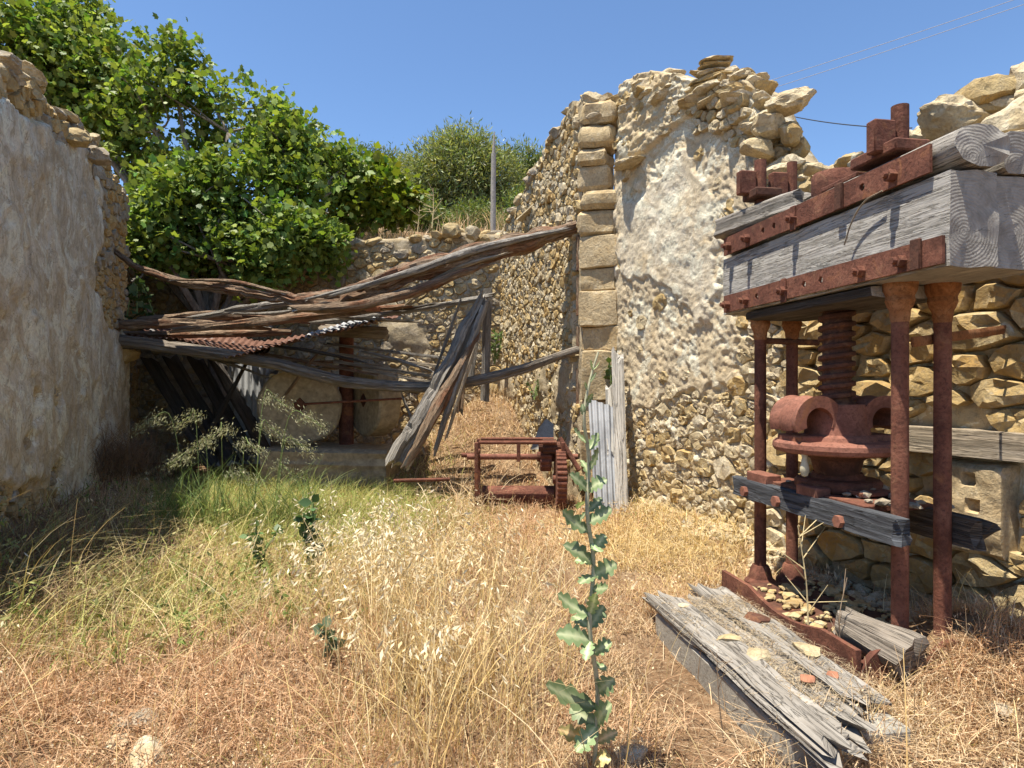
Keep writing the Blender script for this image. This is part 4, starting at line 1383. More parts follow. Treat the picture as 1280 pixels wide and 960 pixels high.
# ------------------------------------------------------------------ sheets and boards leaning on the wall
def corrugated(P00, P10, P01, P11, nw=9, amp=.016, nu=None, nvv=14, warp=0.0, seed=0, tear=0.0, thick=.0015):
    """corrugated sheet between four corners: waves run across u; u = P00->P10, v = P00->P01"""
    P00, P10, P01, P11 = [np.asarray(q, float) for q in (P00, P10, P01, P11)]
    nu = nu or nw * 10 + 1
    u, v = np.meshgrid(np.linspace(0, 1, nu), np.linspace(0, 1, nvv))
    vv = v * 1.0
    if tear:
        e0 = tear * (n2(u[0] * 4, u[0] * 0, 1, seed, 3))
        e1 = tear * (n2(u[0] * 4, u[0] * 0 + 5, 1, seed, 3))
        vv = e0[None] * (1 - v) + (1 + e1[None]) * v
    q = (P00 * ((1 - u) * (1 - vv))[..., None] + P10 * (u * (1 - vv))[..., None] + P01 * ((1 - u) * vv)[..., None] + P11 * (u * vv)[..., None])
    n = np.cross(P10 - P00, P01 - P00)
    n /= np.linalg.norm(n)
    h = amp * np.sin(u * nw * 2 * np.pi) + warp * n2(u * 2, v * 2, 1.2, seed, 3)
    V1 = q + n * h[..., None]
    V2 = V1 - n * thick
    V = np.concatenate([V1.reshape(-1, 3), V2.reshape(-1, 3)])
    m = nu * nvv
    F = [(j * nu + i, j * nu + i + 1, (j + 1) * nu + i + 1, (j + 1) * nu + i) for j in range(nvv - 1) for i in range(nu - 1)]
    F += [tuple(m + k for k in f[::-1]) for f in F]
    rim = [j * nu for j in range(nvv)]
    for A_ in ([i for i in range(nu)], [(nvv - 1) * nu + i for i in range(nu)][::-1], [j * nu for j in range(nvv)][::-1], [j * nu + nu - 1 for j in range(nvv)]):
        F += [(A_[i], A_[i + 1], m + A_[i + 1], m + A_[i]) for i in range(len(A_) - 1)]
    return V, F, np.concatenate([np.stack([u, v], -1).reshape(-1, 2)] * 2)
g0 = W(744, 640, 7.0); g1 = W(786, 652, 6.95)
t0 = W(735, 498, 7.45); t1 = W(781, 514, 7.36)
mb = MB().add(*corrugated(g0 - [0, 0, .1], g1 - [0, 0, .1], t0, t1, 6, .018, warp=.03, seed=5))
tag(mb.build("corrugated_sheet", M['zinc'], sharp=60), "pale galvanised corrugated sheet leaning upright against the wall corner", "metal sheet", "corrugated metal sheets")
mb = MB().add(*tube(lin(W(778, 640, 7.0) - [0, 0, .1], W(772, 450, 7.42), 16), [(.07, .014)] * 16, 10, .06, 6, True, ragged=.12, up=(0, 1, 0)))
tag(mb.build("leaning_board", M['wood_white']), "narrow whitish board with pointed top leaning behind the corrugated sheet", "board", "boards leaning at the corner")
mb = MB().add(*tube(lin(W(763, 560, 7.25), W(761, 490, 7.5), 10), [(.04, .012)] * 10, 10, .06, 7, True, ragged=.10, up=(0, 1, 0)))
tag(mb.build("leaning_board", M['wood_white']), "short pale board stub beside the taller whitish board", "board", "boards leaning at the corner")
V = [W(664, 562, 8.4), W(692, 560, 8.3), W(692, 530, 8.5), W(683, 523, 8.5), W(674, 535, 8.5)]
n_ = np.array([.25, -.95, .15]) * .03
V = np.array(V + [q - n_ for q in V])
F = [(0, 1, 2, 3, 4), (9, 8, 7, 6, 5)] + [(k, (k + 1) % 5, 5 + (k + 1) % 5, 5 + k) for k in range(5)]
tag(MB().add(V, F).build("stone_slab", M['concrete']), "pointed grey slab standing in the weeds behind the winch", "slab")

# ------------------------------------------------------------------ mill and collapsed roof
mo = np.array([-2.35, 9.9, gz(-2.35, 9.9)])
V, F, U = tube(lin((-3.55, 9.75, .30), (-1.75, 9.65, .27), 40), [(.62, .28)] * 40, 40, .07, 61, True, ragged=.05, nf=4.0)
tag(MB().add(V, F, U).build("mill_bed", M['mill']), "long low stone mill bed under the two millstones", "mill bed")
def millstone(c, axis, r, t, name, label):
    axis = np.asarray(axis, float); axis /= np.linalg.norm(axis)
    side = np.cross(axis, Z_); side /= np.linalg.norm(side)
    upv = np.cross(side, axis)
    n = 56
    th = np.arange(n) * 2 * np.pi / n
    rings = [(.105, -t / 2 + .05), (.105, -t / 2), (r * .55, -t / 2 - .004), (r - .03, -t / 2), (r, -t / 2 + .03), (r, t / 2 - .03), (r - .03, t / 2), (r * .5, t / 2 + .004), (.105, t / 2), (.105, t / 2 - .05)]
    V = []
    for k, (rr, w_) in enumerate(rings):
        for t_ in th:
            q = rr
            if rr == .105:                       # square eye, set as a diamond
                q = .115 / max(abs(math.cos(t_)) + abs(math.sin(t_)), 1e-3) * 1.0
            e = 1 + (.02 * math.sin(3 * t_ + c[0]) + .012 * math.sin(7 * t_)) * (rr > .3)
            V.append(np.asarray(c) + side * q * e * math.cos(t_) + upv * q * e * math.sin(t_) + axis * w_)
    F = [(k * n + j, k * n + (j + 1) % n, (k + 1) * n + (j + 1) % n, (k + 1) * n + j) for k in range(len(rings) - 1) for j in range(n)]
    F += [tuple(range(n))[::-1], tuple((len(rings) - 1) * n + j for j in range(n))]
    root = empty(name, c, label, "millstone", "millstones of the old mill")
    MB().add(np.array(V), F).build("stone_wheel", M['mill'], root, sharp=30)
    MB().add(*box(np.asarray(c) + axis * (t / 2 - .04), (side + upv) / 1.4142, (side - upv) / 1.4142, axis, .074, .074, .055, .004)).build("hub_block", M['rust_dark'], root)
m1 = W(376, 506, 9.6); m2 = W(468, 500, 9.9)
millstone(m1, (.22, -1, .03), .60, .30, "millstone", "round tan millstone with diamond shaped hub facing the court")
millstone(m2, (-.80, -.62, 0), .56, .36, "millstone", "turned millstone showing its broad rim to the side of the mill shaft")
tag(MB().add(*tube(lin(W(380, 505, 9.35), W(505, 498, 9.3), 8), .017, 10, .05, 2)).build("mill_axle", M['rust']), "thin rusty axle bar running from the millstone hub past the second stone", "axle")
tag(MB().add(*tube(lin(W(433, 565, 9.95), W(433, 405, 9.95), 8), .11, 20, .02, 2)).build("mill_shaft", M['rust']), "upright rusty iron mill shaft between the two millstones", "mill shaft")
tag(MB().add(*tube(lin(W(405, 413, 9.8), W(482, 416, 9.7), 12), .10, 18, .15, 8, ragged=.05, groove=.1)).build("log_stub", M['wood_pale']), "short thick tan log stub under the edge of the corrugated roof", "log")

def log(name, pts, rad, lab, mat='wood_brown', n=16, rough=.25, groove=.22, ragged=.12, K=30, sq=False, seed=None, nf=2.2, cat="beam", group=None, twist=0.0):
    log.k += 1
    P = bez(pts, K) if len(pts) > 2 else lin(pts[0], pts[1], K)
    if not sq:
        tt = np.arange(len(P)) * .31 + log.k * 5.3
        am = (.35 if name == 'fallen_tree_trunk' else .10) * float(np.mean(rad)) + .004
        P = P + am * np.stack([n2(tt, 1.0, 1, 311, 3), n2(tt, 5.0, 1, 312, 3), 1.3 * n2(tt, 9.0, 1, 313, 3)], -1) * np.sin(np.linspace(0, np.pi, len(P)))[:, None] ** .3
    r = np.asarray(rad, float)
    if r.ndim == 1 and len(r) > 1 and not sq:
        r = np.interp(np.linspace(0, 1, len(P)), np.linspace(0, 1, len(r)), r)
    elif sq:
        r = np.array([rad] * len(P))
    V, F, U = tube(P, r, n, rough, log.k + 200, sq, ragged=ragged, groove=groove, nf=nf, twist=twist, lf=3.4)
    return tag(MB().add(V, F, U).build(name, M[mat], sharp=20, caps=n), lab, cat, group)
log.k = 0
GR = "fallen roof beams and planks"
# the long sagging trunk from wall to wall: two split strands and loose splinters
trunk_pts = [W(136, 308, 8.7), W(180, 338, 8.65), W(250, 357, 8.6), (W(330, 368, 8.5)), W(385, 377, 8.45), W(440, 367, 8.4), W(510, 344, 8.3), W(600, 318, 8.25), W(680, 296, 8.2), W(722, 284, 8.15)]
log("fallen_tree_trunk", trunk_pts, [.03, .05, .065, .078, .10, .13, .14, .14, .115, .085], "long sagging split tree trunk spanning from the left wall to the corner pillar", n=24, K=110, rough=.45, groove=.35, nf=2.2, cat="beam", group=GR)
log("split_limb", [W(372, 386, 8.3), W(440, 383, 8.2), W(510, 366, 8.15), W(575, 342, 8.15), W(612, 330, 8.15)], [.05, .075, .07, .05, .02], "dark torn strand hanging under the thick end of the long trunk", n=14, K=34, rough=.4, groove=.3, group=GR)
log("split_limb", [W(420, 368, 8.2), W(520, 338, 8.1), W(610, 308, 8.08), W(700, 288, 8.05)], [.02, .05, .05, .03], "grey bark strand lying along the upper side of the long trunk", 'wood_grey', n=12, K=30, rough=.35, group=GR)
log("splinter", [W(222, 350, 8.5), W(290, 352, 8.5), W(352, 366, 8.4)], [.012, .03, .02], "thin splinter peeling off the thin end of the long trunk", n=8, K=14, group=GR)
log("splinter", [W(520, 372, 8.2), W(560, 350, 8.2), W(598, 336, 8.2)], [.012, .025, .012], "thin dark splinter slanting below the thick end of the trunk", 'wood_grey', n=8, K=12, group=GR)
log("splinter", [W(503, 385, 8.6), W(541, 352, 8.5)], [.02, .012], "short pale stick slanting between trunk and rail", 'wood_pale', n=8, K=6, ragged=.02, group=GR)
# lower beam
log("roof_beam", [W(140, 424, 9.0), W(230, 436, 8.95), W(330, 452, 8.85), W(430, 476, 8.75), W(530, 484, 8.6), W(620, 470, 8.4), W(724, 437, 8.1)], [.085, .09, .085, .08, .075, .07, .05], "long lower beam curving from the corbel stone to the corner pillar", 'wood_mid', n=18, K=60, rough=.16, groove=.25, group=GR)
# heaped timbers over the tin
for pts, r, lab, mt in (
    ([W(130, 408, 9.0), W(210, 404, 9.0), W(330, 408, 9.0)], [.07, .075, .05], "thick brown roof timber butting into the left wall", 'wood_brown'),
    ([W(225, 412, 8.8), W(330, 402, 8.8), W(430, 391, 8.7), W(505, 383, 8.6)], [.04, .07, .06, .03], "splintered brown timber crossing above the corrugated edge", 'wood_brown'),
    ([W(248, 396, 9.0), W(320, 384, 9.0), W(384, 376, 8.9)], [.035, .06, .05], "grey split slab highest in the heap beside the trunk", 'wood_grey'),
    ([W(180, 400, 9.6), W(290, 394, 9.5), W(400, 402, 9.4)], [.06, .07, .05], "rotten timber at the back of the roof heap", 'wood_brown'),
    ([W(345, 396, 9.2), W(420, 388, 9.1), W(500, 392, 8.9)], [.05, .06, .03], "reddish splintered timber above the tan log stub", 'wood_brown'),
    ([W(160, 418, 9.4), W(260, 418, 9.3), W(360, 415, 9.2)], [.05, .06, .05], "low dark timber buried in the roof heap", 'wood_brown'),
):
    log("roof_timber", pts, r, lab, mt, n=14, K=30, rough=.35, groove=.3, group=GR)
# rusty corrugated roofing with a scalloped front edge
def at(px, py, d): return W(px, py, d)
mb = MB().add(*corrugated(at(158, 420, 8.95), at(330, 446, 8.85), at(185, 408, 10.4), at(345, 428, 10.4), 20, .014, warp=.10, seed=11, tear=.05))
tag(mb.build("corrugated_sheet", M['zinc_rust'], sharp=60), "rusty corrugated roof sheet sagging over the lower beam by the left wall", "metal sheet", "corrugated metal sheets")
mb = MB().add(*corrugated(at(278, 449, 8.7), at(476, 401, 8.55), at(300, 434, 10.2), at(500, 393, 10.3), 24, .014, warp=.08, seed=12, tear=.04))
tag(mb.build("corrugated_sheet", M['zinc_rust'], sharp=60), "rusty corrugated roof sheet with scalloped edge rising towards the pillar", "metal sheet", "corrugated metal sheets")
mb = MB().add(*corrugated(at(372, 426, 8.66), at(470, 399, 8.50), at(388, 416, 9.0), at(476, 392, 9.0), 11, .015, warp=.03, seed=13, tear=.02))
tag(mb.build("corrugated_sheet", M['zinc'], sharp=60), "pale strip of corrugated tin at the free end of the roof", "metal sheet", "corrugated metal sheets")
mb = MB().add(*corrugated(at(325, 475, 9.2), at(405, 442, 9.1), at(350, 460, 10.0), at(425, 440, 10.0), 7, .02, warp=.03, seed=14, tear=.03))
tag(mb.build("corrugated_sheet", M['zinc_blue'], sharp=60), "folded pale tin strip hanging below the roof sheets", "metal sheet", "corrugated metal sheets")
mb = MB().add(*corrugated(at(282, 580, 10.3), at(338, 580, 10.3), at(285, 455, 10.6), at(338, 455, 10.6), 7, .018, warp=.02, seed=15))
tag(mb.build("corrugated_sheet", M['zinc_blue'], sharp=60), "bluish corrugated sheet standing in the shade behind the first millstone", "metal sheet", "corrugated metal sheets")
# tile and white rag of mortar on the edge
tag(MB().add(*box(W(466, 386, 8.6), X_, Y_, Z_, .10, .07, .035, .01)).build("roof_tile", M['tile']), "broken terracotta tile on the free edge of the tin roof", "tile")
V, F, U = rock(W(440, 385, 8.6), (.2, .12, .05), 44)
tag(MB().add(V, F, U).build("mortar_lump", M['plaster_r']), "whitish mortar lump on the tin roof beside the terracotta tile", "mortar")
# planks lying behind the lower beam
for k, (a, b, w_, lab, mt) in enumerate((
    (W(300, 437, 9.3), W(470, 468, 9.0), .055, "long dark plank just above the lower beam", 'wood_brown'),
    (W(395, 440, 9.4), W(555, 458, 9.1), .06, "wide sunlit plank above the second millstone", 'wood_pale'),
    (W(420, 452, 9.2), W(552, 472, 8.9), .045, "narrow pale plank meeting the split post bundle", 'wood_pale'),
    (W(410, 430, 9.7), W(560, 448, 9.4), .05, "grey plank at the rear of the loose plank pile", 'wood_grey'),
    (W(455, 462, 9.0), W(540, 478, 8.8), .035, "short pale lath lying on the lower beam", 'wood_pale'),
    (W(330, 455, 9.6), W(425, 452, 9.5), .05, "brown plank end under the folded tin strip", 'wood_brown'),
)):
    log("roof_plank", [a, b], (w_, .022), lab, mt, n=12, rough=.12, groove=.15, ragged=.06, K=18, sq=True, cat="plank", group="loose planks above the mill")
# leaning planks in the dark left bay
for k, (a, b, lab) in enumerate(((W(190, 455, 10.4), W(262, 575, 9.9), "leaning plank nearest the left wall in the dark bay"), (W(215, 450, 10.5), W(290, 575, 10.0), "leaning plank second from the left wall in the dark bay"), (W(245, 450, 10.5), W(312, 570, 10.0), "leaning plank in the middle of the dark bay"), (W(270, 450, 10.55), W(330, 560, 10.2), "leaning plank in front of the bluish sheet"))):
    log("leaning_plank", [b, a], (.14, .02), lab, 'wood_dark', n=12, rough=.1, groove=.1, K=16, sq=True, cat="plank", group="planks leaning in the dark bay")  # dark wood colour stands in for the deep shade inside the bay
log("pole", [W(262, 540, 9.8), W(305, 460, 9.9)], [.045, .03], "dark pole slanting in front of the bluish sheet", 'wood_dark', n=10, K=10, cat="pole")
# frame at the middle: post, rail, braces and the split bundle leaning on it
log("frame_post", [W(606, 500, 8.9), W(610, 362, 8.9)], (.06, .055), "upright grey post holding the thin rail above the split bundle", 'wood_grey', n=14, rough=.1, groove=.12, ragged=.03, K=16, sq=True, cat="post")
log("frame_rail", [W(395, 403, 8.85), W(500, 390, 8.8), W(606, 372, 8.8)], [.025, .038, .045], "thin grey rail running from the tin roof to the upright post", 'wood_grey', n=12, rough=.15, K=24, cat="rail")
log("brace", [W(588, 478, 8.7), W(600, 385, 8.75)], (.04, .035), "short brace standing between post and split bundle", 'wood_grey', n=12, rough=.12, ragged=.03, K=12, sq=True, cat="brace")
log("frame_post", [W(575, 508, 9.1), W(580, 452, 9.1)], (.05, .05), "short dark post behind the split bundle below the lower beam", 'wood_brown', n=12, rough=.12, K=8, sq=True, cat="post")
BG = "strands of the split timber bundle"
log("split_timber", [W(500, 566, 8.2), W(545, 490, 8.3), W(598, 384, 8.45)], [.12, .13, .09], "thick dark split timber leaning from the grass up to the post", 'wood_grey', n=18, K=30, rough=.35, groove=.35, ragged=.2, group=BG)
log("split_timber", [W(514, 570, 8.1), W(548, 508, 8.15), W(590, 430, 8.3)], [.06, .09, .06], "brown torn strand on the camera side of the split timber", 'wood_brown', n=12, K=24, rough=.4, groove=.3, ragged=.2, group=BG)
log("split_timber", [W(546, 556, 8.2), W(568, 488, 8.2), W(604, 388, 8.35)], [.03, .05, .05], "slim grey strand hanging on the winch side of the split timber", 'wood_grey', n=12, K=24, rough=.3, groove=.3, ragged=.12, group=BG)

# ------------------------------------------------------------------ pole and wires
log("utility_pole", [W(616, 300, 13.6), W(617, 192, 13.6)], [.06, .05], "slender grey pole standing on the terrace before the olive tree", 'pole', n=12, K=10, rough=.06, groove=.05, ragged=.01, cat="pole")
tag(MB().add(*tube(lin(W(617, 192, 13.6), W(618, 164, 13.6), 4), [.034, .03, .024, .006], 8)).build("pole_spike", M['pole']), "pointed tip piece fixed on top of the slender grey pole", "spike")
def wire(a, b, sag, r, m, lab, n=20):
    P = lin(a, b, n)
    P[:, 2] -= sag * 4 * np.linspace(0, 1, n) * (1 - np.linspace(0, 1, n))
    tag(MB().add(*tube(P, r, 6)).build("overhead_wire", M[m]), lab, "wire")
wire(W(560, 215, 60), W(1330, -22, 38), .6, .018, 'wire_pale', "upper of the two pale power lines crossing the blue sky")
wire(W(560, 226, 60), W(1330, -12, 38), .6, .018, 'wire_pale', "lower of the two pale power lines crossing the blue sky")
wire(W(960, 138, 9.0), W(1140, 160, 7.0), .06, .007, 'wire', "dark cable sagging from the boulder to the rusty bolt")

# ------------------------------------------------------------------ vegetation
FIG = np.array([(0, 0, 0), (.16, .10, .03), (.44, .20, .0), (.32, .38, .06), (.46, .62, -.04), (.27, .68, .06), (.0, 1.0, -.10), (-.27, .68, .06), (-.46, .62, -.04), (-.32, .38, .06), (-.44, .20, .0), (-.16, .10, .03), (0, .42, .0)])
FIGF = np.array([(12, k, (k + 1) % 12) for k in range(12)])
OVAL = np.array([(0, 0, 0), (.20, .3, .04), (.22, .6, .03), (0, 1, -.05), (-.22, .6, .03), (-.20, .3, .04), (0, .45, 0)])
OVALF = np.array([(6, k, (k + 1) % 6) for k in range(6)])
SLIM = np.array([(0, 0, 0), (.11, .45, .02), (0, 1, 0), (-.11, .45, .02)])
SLIMF = np.array([(0, 1, 2), (0, 2, 3)])

def unit(a):
    return a / (np.linalg.norm(a, axis=-1, keepdims=True) + 1e-9)
def leaf_axes(N, out, up=.5, rnd=.9, droop=.0):
    """leaf axis and face normal for N leaves growing outwards"""
    ax = unit(out * .9 + NR.normal(size=(N, 3)) * rnd + np.array([0, 0, -droop]))
    nr = unit(out * .35 + np.array([0, 0, up]) + NR.normal(size=(N, 3)) * .55)
    side = unit(np.cross(ax, nr))
    nr = np.cross(side, ax)
    return side, ax, nr
def place(T, TF, C, X, Y, Z, S):
    V = C[:, None] + S[:, None, None] * (T[None, :, :1] * X[:, None] + T[None, :, 1:2] * Y[:, None] + T[None, :, 2:] * Z[:, None])
    F = TF[None] + (np.arange(len(C)) * len(T))[:, None, None]
    return V.reshape(-1, 3), F.reshape(-1, TF.shape[1])
def tint(N, m, base, var=.22, warm=.15, alt=None, altp=.0):
    c = np.array(base)[None] * (1 + var * NR.normal(size=(N, 1)))
    c[:, 0] *= 1 + warm * NR.normal(size=N)
    if alt is not None:
        k = NR.random(N) < altp
        c[k] = np.array(alt) * (1 + .2 * NR.normal(size=(k.sum(), 1)))
    return np.repeat(np.clip(c, .01, .9), m, 0)

def tree(name, label, cat, base, clusters, ntwig, per, size, tmpl, col, group=None, nparts=0, spread=.14, limbs=True, gap=-.12, gf=1.1, trunk_r=.14, alt=None, altp=0, matk='leaf', up=.5, inner=.5, wood='bark'):
    root = empty(name, base, label, cat, group)
    b = np.asarray(base, float)
    T, TF = tmpl
    cl = np.array([list(c) + list(r) for c, r in clusters])
    vol = cl[:, 3] * cl[:, 5]
    pick = NR.choice(len(cl), ntwig * 2, p=vol / vol.sum())
    d = unit(NR.normal(size=(ntwig * 2, 3)))
    rad = inner + (1 - inner) * NR.random(ntwig * 2) ** .6
    P = cl[pick, :3] + d * rad[:, None] * cl[pick, 3:]
    out = unit(d + np.array([0, 0, .25]))
    ok = fbm(P * gf + 3.3, 21, 3) > gap
    P, out = P[ok][:ntwig], out[ok][:ntwig]
    n = len(P)
    C = np.repeat(P, per, 0) + NR.normal(size=(n * per, 3)) * spread
    O = np.repeat(out, per, 0)
    X, Y, Z = leaf_axes(n * per, O, up)
    S = size * (.55 + .75 * NR.random(n * per))
    tw = np.repeat(1 + .16 * NR.normal(size=n), per)[:, None]
    cc = tint(n * per, 1, col, alt=alt, altp=altp) * tw
    own = np.zeros(n * per, bool)
    if nparts:
        near = np.argsort(np.linalg.norm(C - np.array([0, 0, EYE]), axis=1) / S * 1.0)
        vis = [i for i in near if 0 < CX + FOC * C[i, 0] / C[i, 1] < 1280 and 0 < CY - FOC * (C[i, 2] - EYE) / C[i, 1] < 960]
        own[vis[:nparts]] = True
        lm = []
        for k in range(8):
            me = bpy.data.meshes.new("leaf")
            me.from_pydata(T.tolist(), [], [tuple(f) for f in TF.tolist()])
            a = me.attributes.new("Col", 'FLOAT_COLOR', 'POINT')
            q = np.ones((len(T), 4), np.float32); q[:, :3] = np.array(col) * (1 + .09 * (k - 3.5))
            a.data.foreach_set("color", q.ravel())
            me.materials.append(M[matk])
            lm.append(me)
        for i in np.nonzero(own)[0]:
            o = bpy.data.objects.new("leaf", lm[i % 8])
            o.parent = root
            m4 = Matrix.Identity(4)
            for a in range(3):
                m4[a][0], m4[a][1], m4[a][2], m4[a][3] = X[i, a] * S[i], Y[i, a] * S[i], Z[i, a] * S[i], C[i, a] - b[a]
            o.matrix_local = m4
            COL.objects.link(o)
    k = ~own
    V, F = place(T, TF, C[k], X[k], Y[k], Z[k], S[k])
    o = fast("crown", V - b, F, M[matk], np.repeat(cc[k], len(T), 0), root)
    o['kind'] = 'stuff'
    if limbs:
        cen = cl[:, :3].mean(0)
        fork = b + (cen - b) * .45
        MB().add(*tube(bez([b - [0, 0, .3], b * .6 + fork * .4 + [.08, .05, 0], fork], 10), np.linspace(trunk_r, trunk_r * .65, 11) if len(bez([b, b, b], 10)) == 11 else trunk_r, 10, .15, 3)).build("trunk", M[wood], root)
        for q in cl:
            tgt = q[:3]
            mid = fork * .5 + tgt * .5 + NR.normal(size=3) * .12
            mb = MB().add(*tube(bez([fork, mid, tgt], 8), np.interp(np.linspace(0, 1, len(bez([fork, mid, tgt], 8))), [0, 1], [trunk_r * .5, trunk_r * .16]), 7, .1, 4))
            near = np.argsort(np.linalg.norm(P - tgt, axis=1))
            for i in near[:: max(1, len(near) // 40)][:9]:
                e = P[i]
                if np.linalg.norm(e - tgt) > 2.2 * q[3:].max(): continue
                mb.add(*tube(bez([tgt, (tgt + e) / 2 + NR.normal(size=3) * .08, e + (e - tgt) * .04], 6), np.interp(np.linspace(0, 1, len(bez([tgt, e, e], 6))), [0, 1], [trunk_r * .16, .008]), 5, 0, 4))
            mb.build("limb", M[wood], root)
    return root

def el(px, py, d, rx, ry=None, depth=None):
    """crown lobe: centre seen at px,py, radii in photo pixels at that distance"""
    ry = ry or rx
    k = d / FOC
    return (W(px, py, d), (rx * k, (depth or min(rx, ry)) * k, ry * k))

fig_cl = [el(30, 70, 12.0, 85, 75), el(110, 110, 12.2, 75, 75), el(95, 40, 12.6, 50, 45), el(195, 165, 11.8, 75, 80), el(215, 85, 12.0, 38, 45), el(285, 165, 11.9, 75, 70), el(330, 130, 12.0, 40, 45),
          el(360, 205, 11.8, 62, 60), el(300, 250, 11.3, 75, 60), el(235, 270, 11.0, 60, 75), el(395, 250, 11.7, 45, 45), el(270, 325, 10.7, 55, 45), el(345, 300, 10.8, 60, 40), el(190, 290, 10.4, 26, 50), el(70, 150, 11.4, 70, 40), el(165, 350, 9.9, 14, 30), el(425, 215, 12.4, 34, 30), el(400, 305, 11.0, 34, 32), el(330, 335, 10.7, 40, 30)]
tree("fig_tree", "big broad leaved fig tree overhanging the grey wall and the roof", "tree", (-5.0, 10.9, gz(-5.0, 10.9)), fig_cl, 6200, 6, .125, (FIG, FIGF), (.15, .22, .045), nparts=280, spread=.12, trunk_r=.16, gap=-.06, gf=1.25, inner=.2, alt=(.23, .29, .075), altp=.3)
tree("fig_shrub", "yellow green young fig growing on the terrace wall beside the big fig tree", "shrub", (-2.9, 13.2, gz(-2.9, 13.2)), [el(470, 238, 13.0, 38, 36), el(440, 262, 12.8, 30, 26), el(500, 252, 13.2, 24, 24), el(455, 215, 13.3, 30, 22)], 420, 6, .17, (FIG, FIGF), (.17, .22, .03), spread=.12, trunk_r=.06, gap=-.2, inner=.2)
GT = "trees on the slope above the terrace"
for (px, py, d, r, lab) in ((528, 268, 17, 26, "low green shrub between the young fig and the olive tree"), (648, 258, 20, 24, "low shrub to the pillar side of the grey pole"), (592, 272, 19, 26, "dark low shrub under the olive tree behind the grey pole")):
    bx = W(px, py, d)
    tree("terrace_shrub", lab, "shrub", (bx[0], d, gz(bx[0], d)), [el(px, py, d, r, r * .8), el(px - r * .6, py + 10, d, r * .7, r * .6), el(px + r * .6, py + 8, d, r * .7, r * .6)], 420, 10, .15, (SLIM, SLIMF), (.15, .19, .06), "shrubs on the terrace", spread=.13, trunk_r=.05, gap=-.3, inner=.2)
tree("olive_tree", "round dense olive tree with the grey pole in front of it", "tree", (-1.9, 25.5, gz(-1.9, 25.5)), [el(580, 225, 25, 62, 62), el(545, 222, 25, 48, 46), el(612, 232, 25, 46, 50), el(585, 195, 25, 40, 34), el(530, 255, 24.5, 34, 32), el(590, 268, 24.5, 60, 28)], 4200, 11, .21, (SLIM, SLIMF), (.17, .20, .075), GT, spread=.17, trunk_r=.16, gap=-.3, gf=.8, inner=.3, alt=(.26, .29, .15), altp=.35)
tree("olive_tree", "small olive tree at the crest of the rubble wall", "tree", (.9, 27, gz(.9, 27)), [el(655, 208, 27, 30, 24), el(640, 228, 27, 26, 24), el(670, 216, 27, 20, 16)], 700, 11, .20, (SLIM, SLIMF), (.15, .185, .06), GT, spread=.2, trunk_r=.12, gap=-.14, gf=.8, inner=.3)
tree("olive_tree", "dark olive tree partly behind the yellow green fig", "tree", (-5.6, 29, gz(-5.6, 29)), [el(482, 212, 29, 36, 24), el(450, 206, 29, 28, 20), el(515, 222, 28, 24, 20), el(400, 215, 29, 40, 30)], 1000, 11, .22, (SLIM, SLIMF), (.12, .15, .06), GT, spread=.2, trunk_r=.12, gap=-.14, gf=.8, inner=.3)

# ---- scrub and dead stalks on the terrace
def blades(B, h, az, lean, wd, nseg, col, curl=1.6, tipw=.12, tipcol=None):
    N = len(B)
    t = np.linspace(0, 1, nseg + 1)[None, :, None]
    dr = np.stack([np.cos(az), np.sin(az), np.zeros(N)], -1)[:, None]
    P = B[:, None] + h[:, None, None] * (np.array([0, 0, 1.])[None, None] * (t - (lean[:, None, None] * t ** 2) * .42) + dr * lean[:, None, None] * t ** curl)
    wa = az + 1.57 + NR.normal(size=N) * .7
    wv = np.stack([np.cos(wa), np.sin(wa), np.zeros(N)], -1)[:, None] * (wd[:, None, None] * (1 - t * (1 - tipw)))
    V = np.stack([P - wv, P + wv], 2).reshape(-1, 3)
    m = 2 * (nseg + 1)
    q = np.array([(2 * k, 2 * k + 1, 2 * k + 3, 2 * k + 2) for k in range(nseg)])
    F = (q[None] + (np.arange(N) * m)[:, None, None]).reshape(-1, 4)
    if tipcol is None:
        c = np.repeat(col, m, 0)
    else:
        tt = np.repeat(np.linspace(0, 1, nseg + 1), 2)[None, :, None]
        c = (col[:, None] * (1 - tt) + tipcol[:, None] * tt).reshape(-1, 3)
    return V, F, c
class Acc:
    def __init__(s): s.V, s.F, s.C, s.n = [], [], [], 0
    def add(s, V, F, c):
        s.V.append(V); s.F.append(F + s.n); s.C.append(c); s.n += len(V)
    def done(s, name, label, kind='stuff', parent=None, loc=None):
        V = np.concatenate(s.V)
        if parent is not None: V = V - np.array(parent.location)
        o = fast(name, V, np.concatenate(s.F), M['grass'], np.clip(np.concatenate(s.C), .01, .9), parent)
        if label: o['label'] = label
        if kind: o['kind'] = kind
        return o

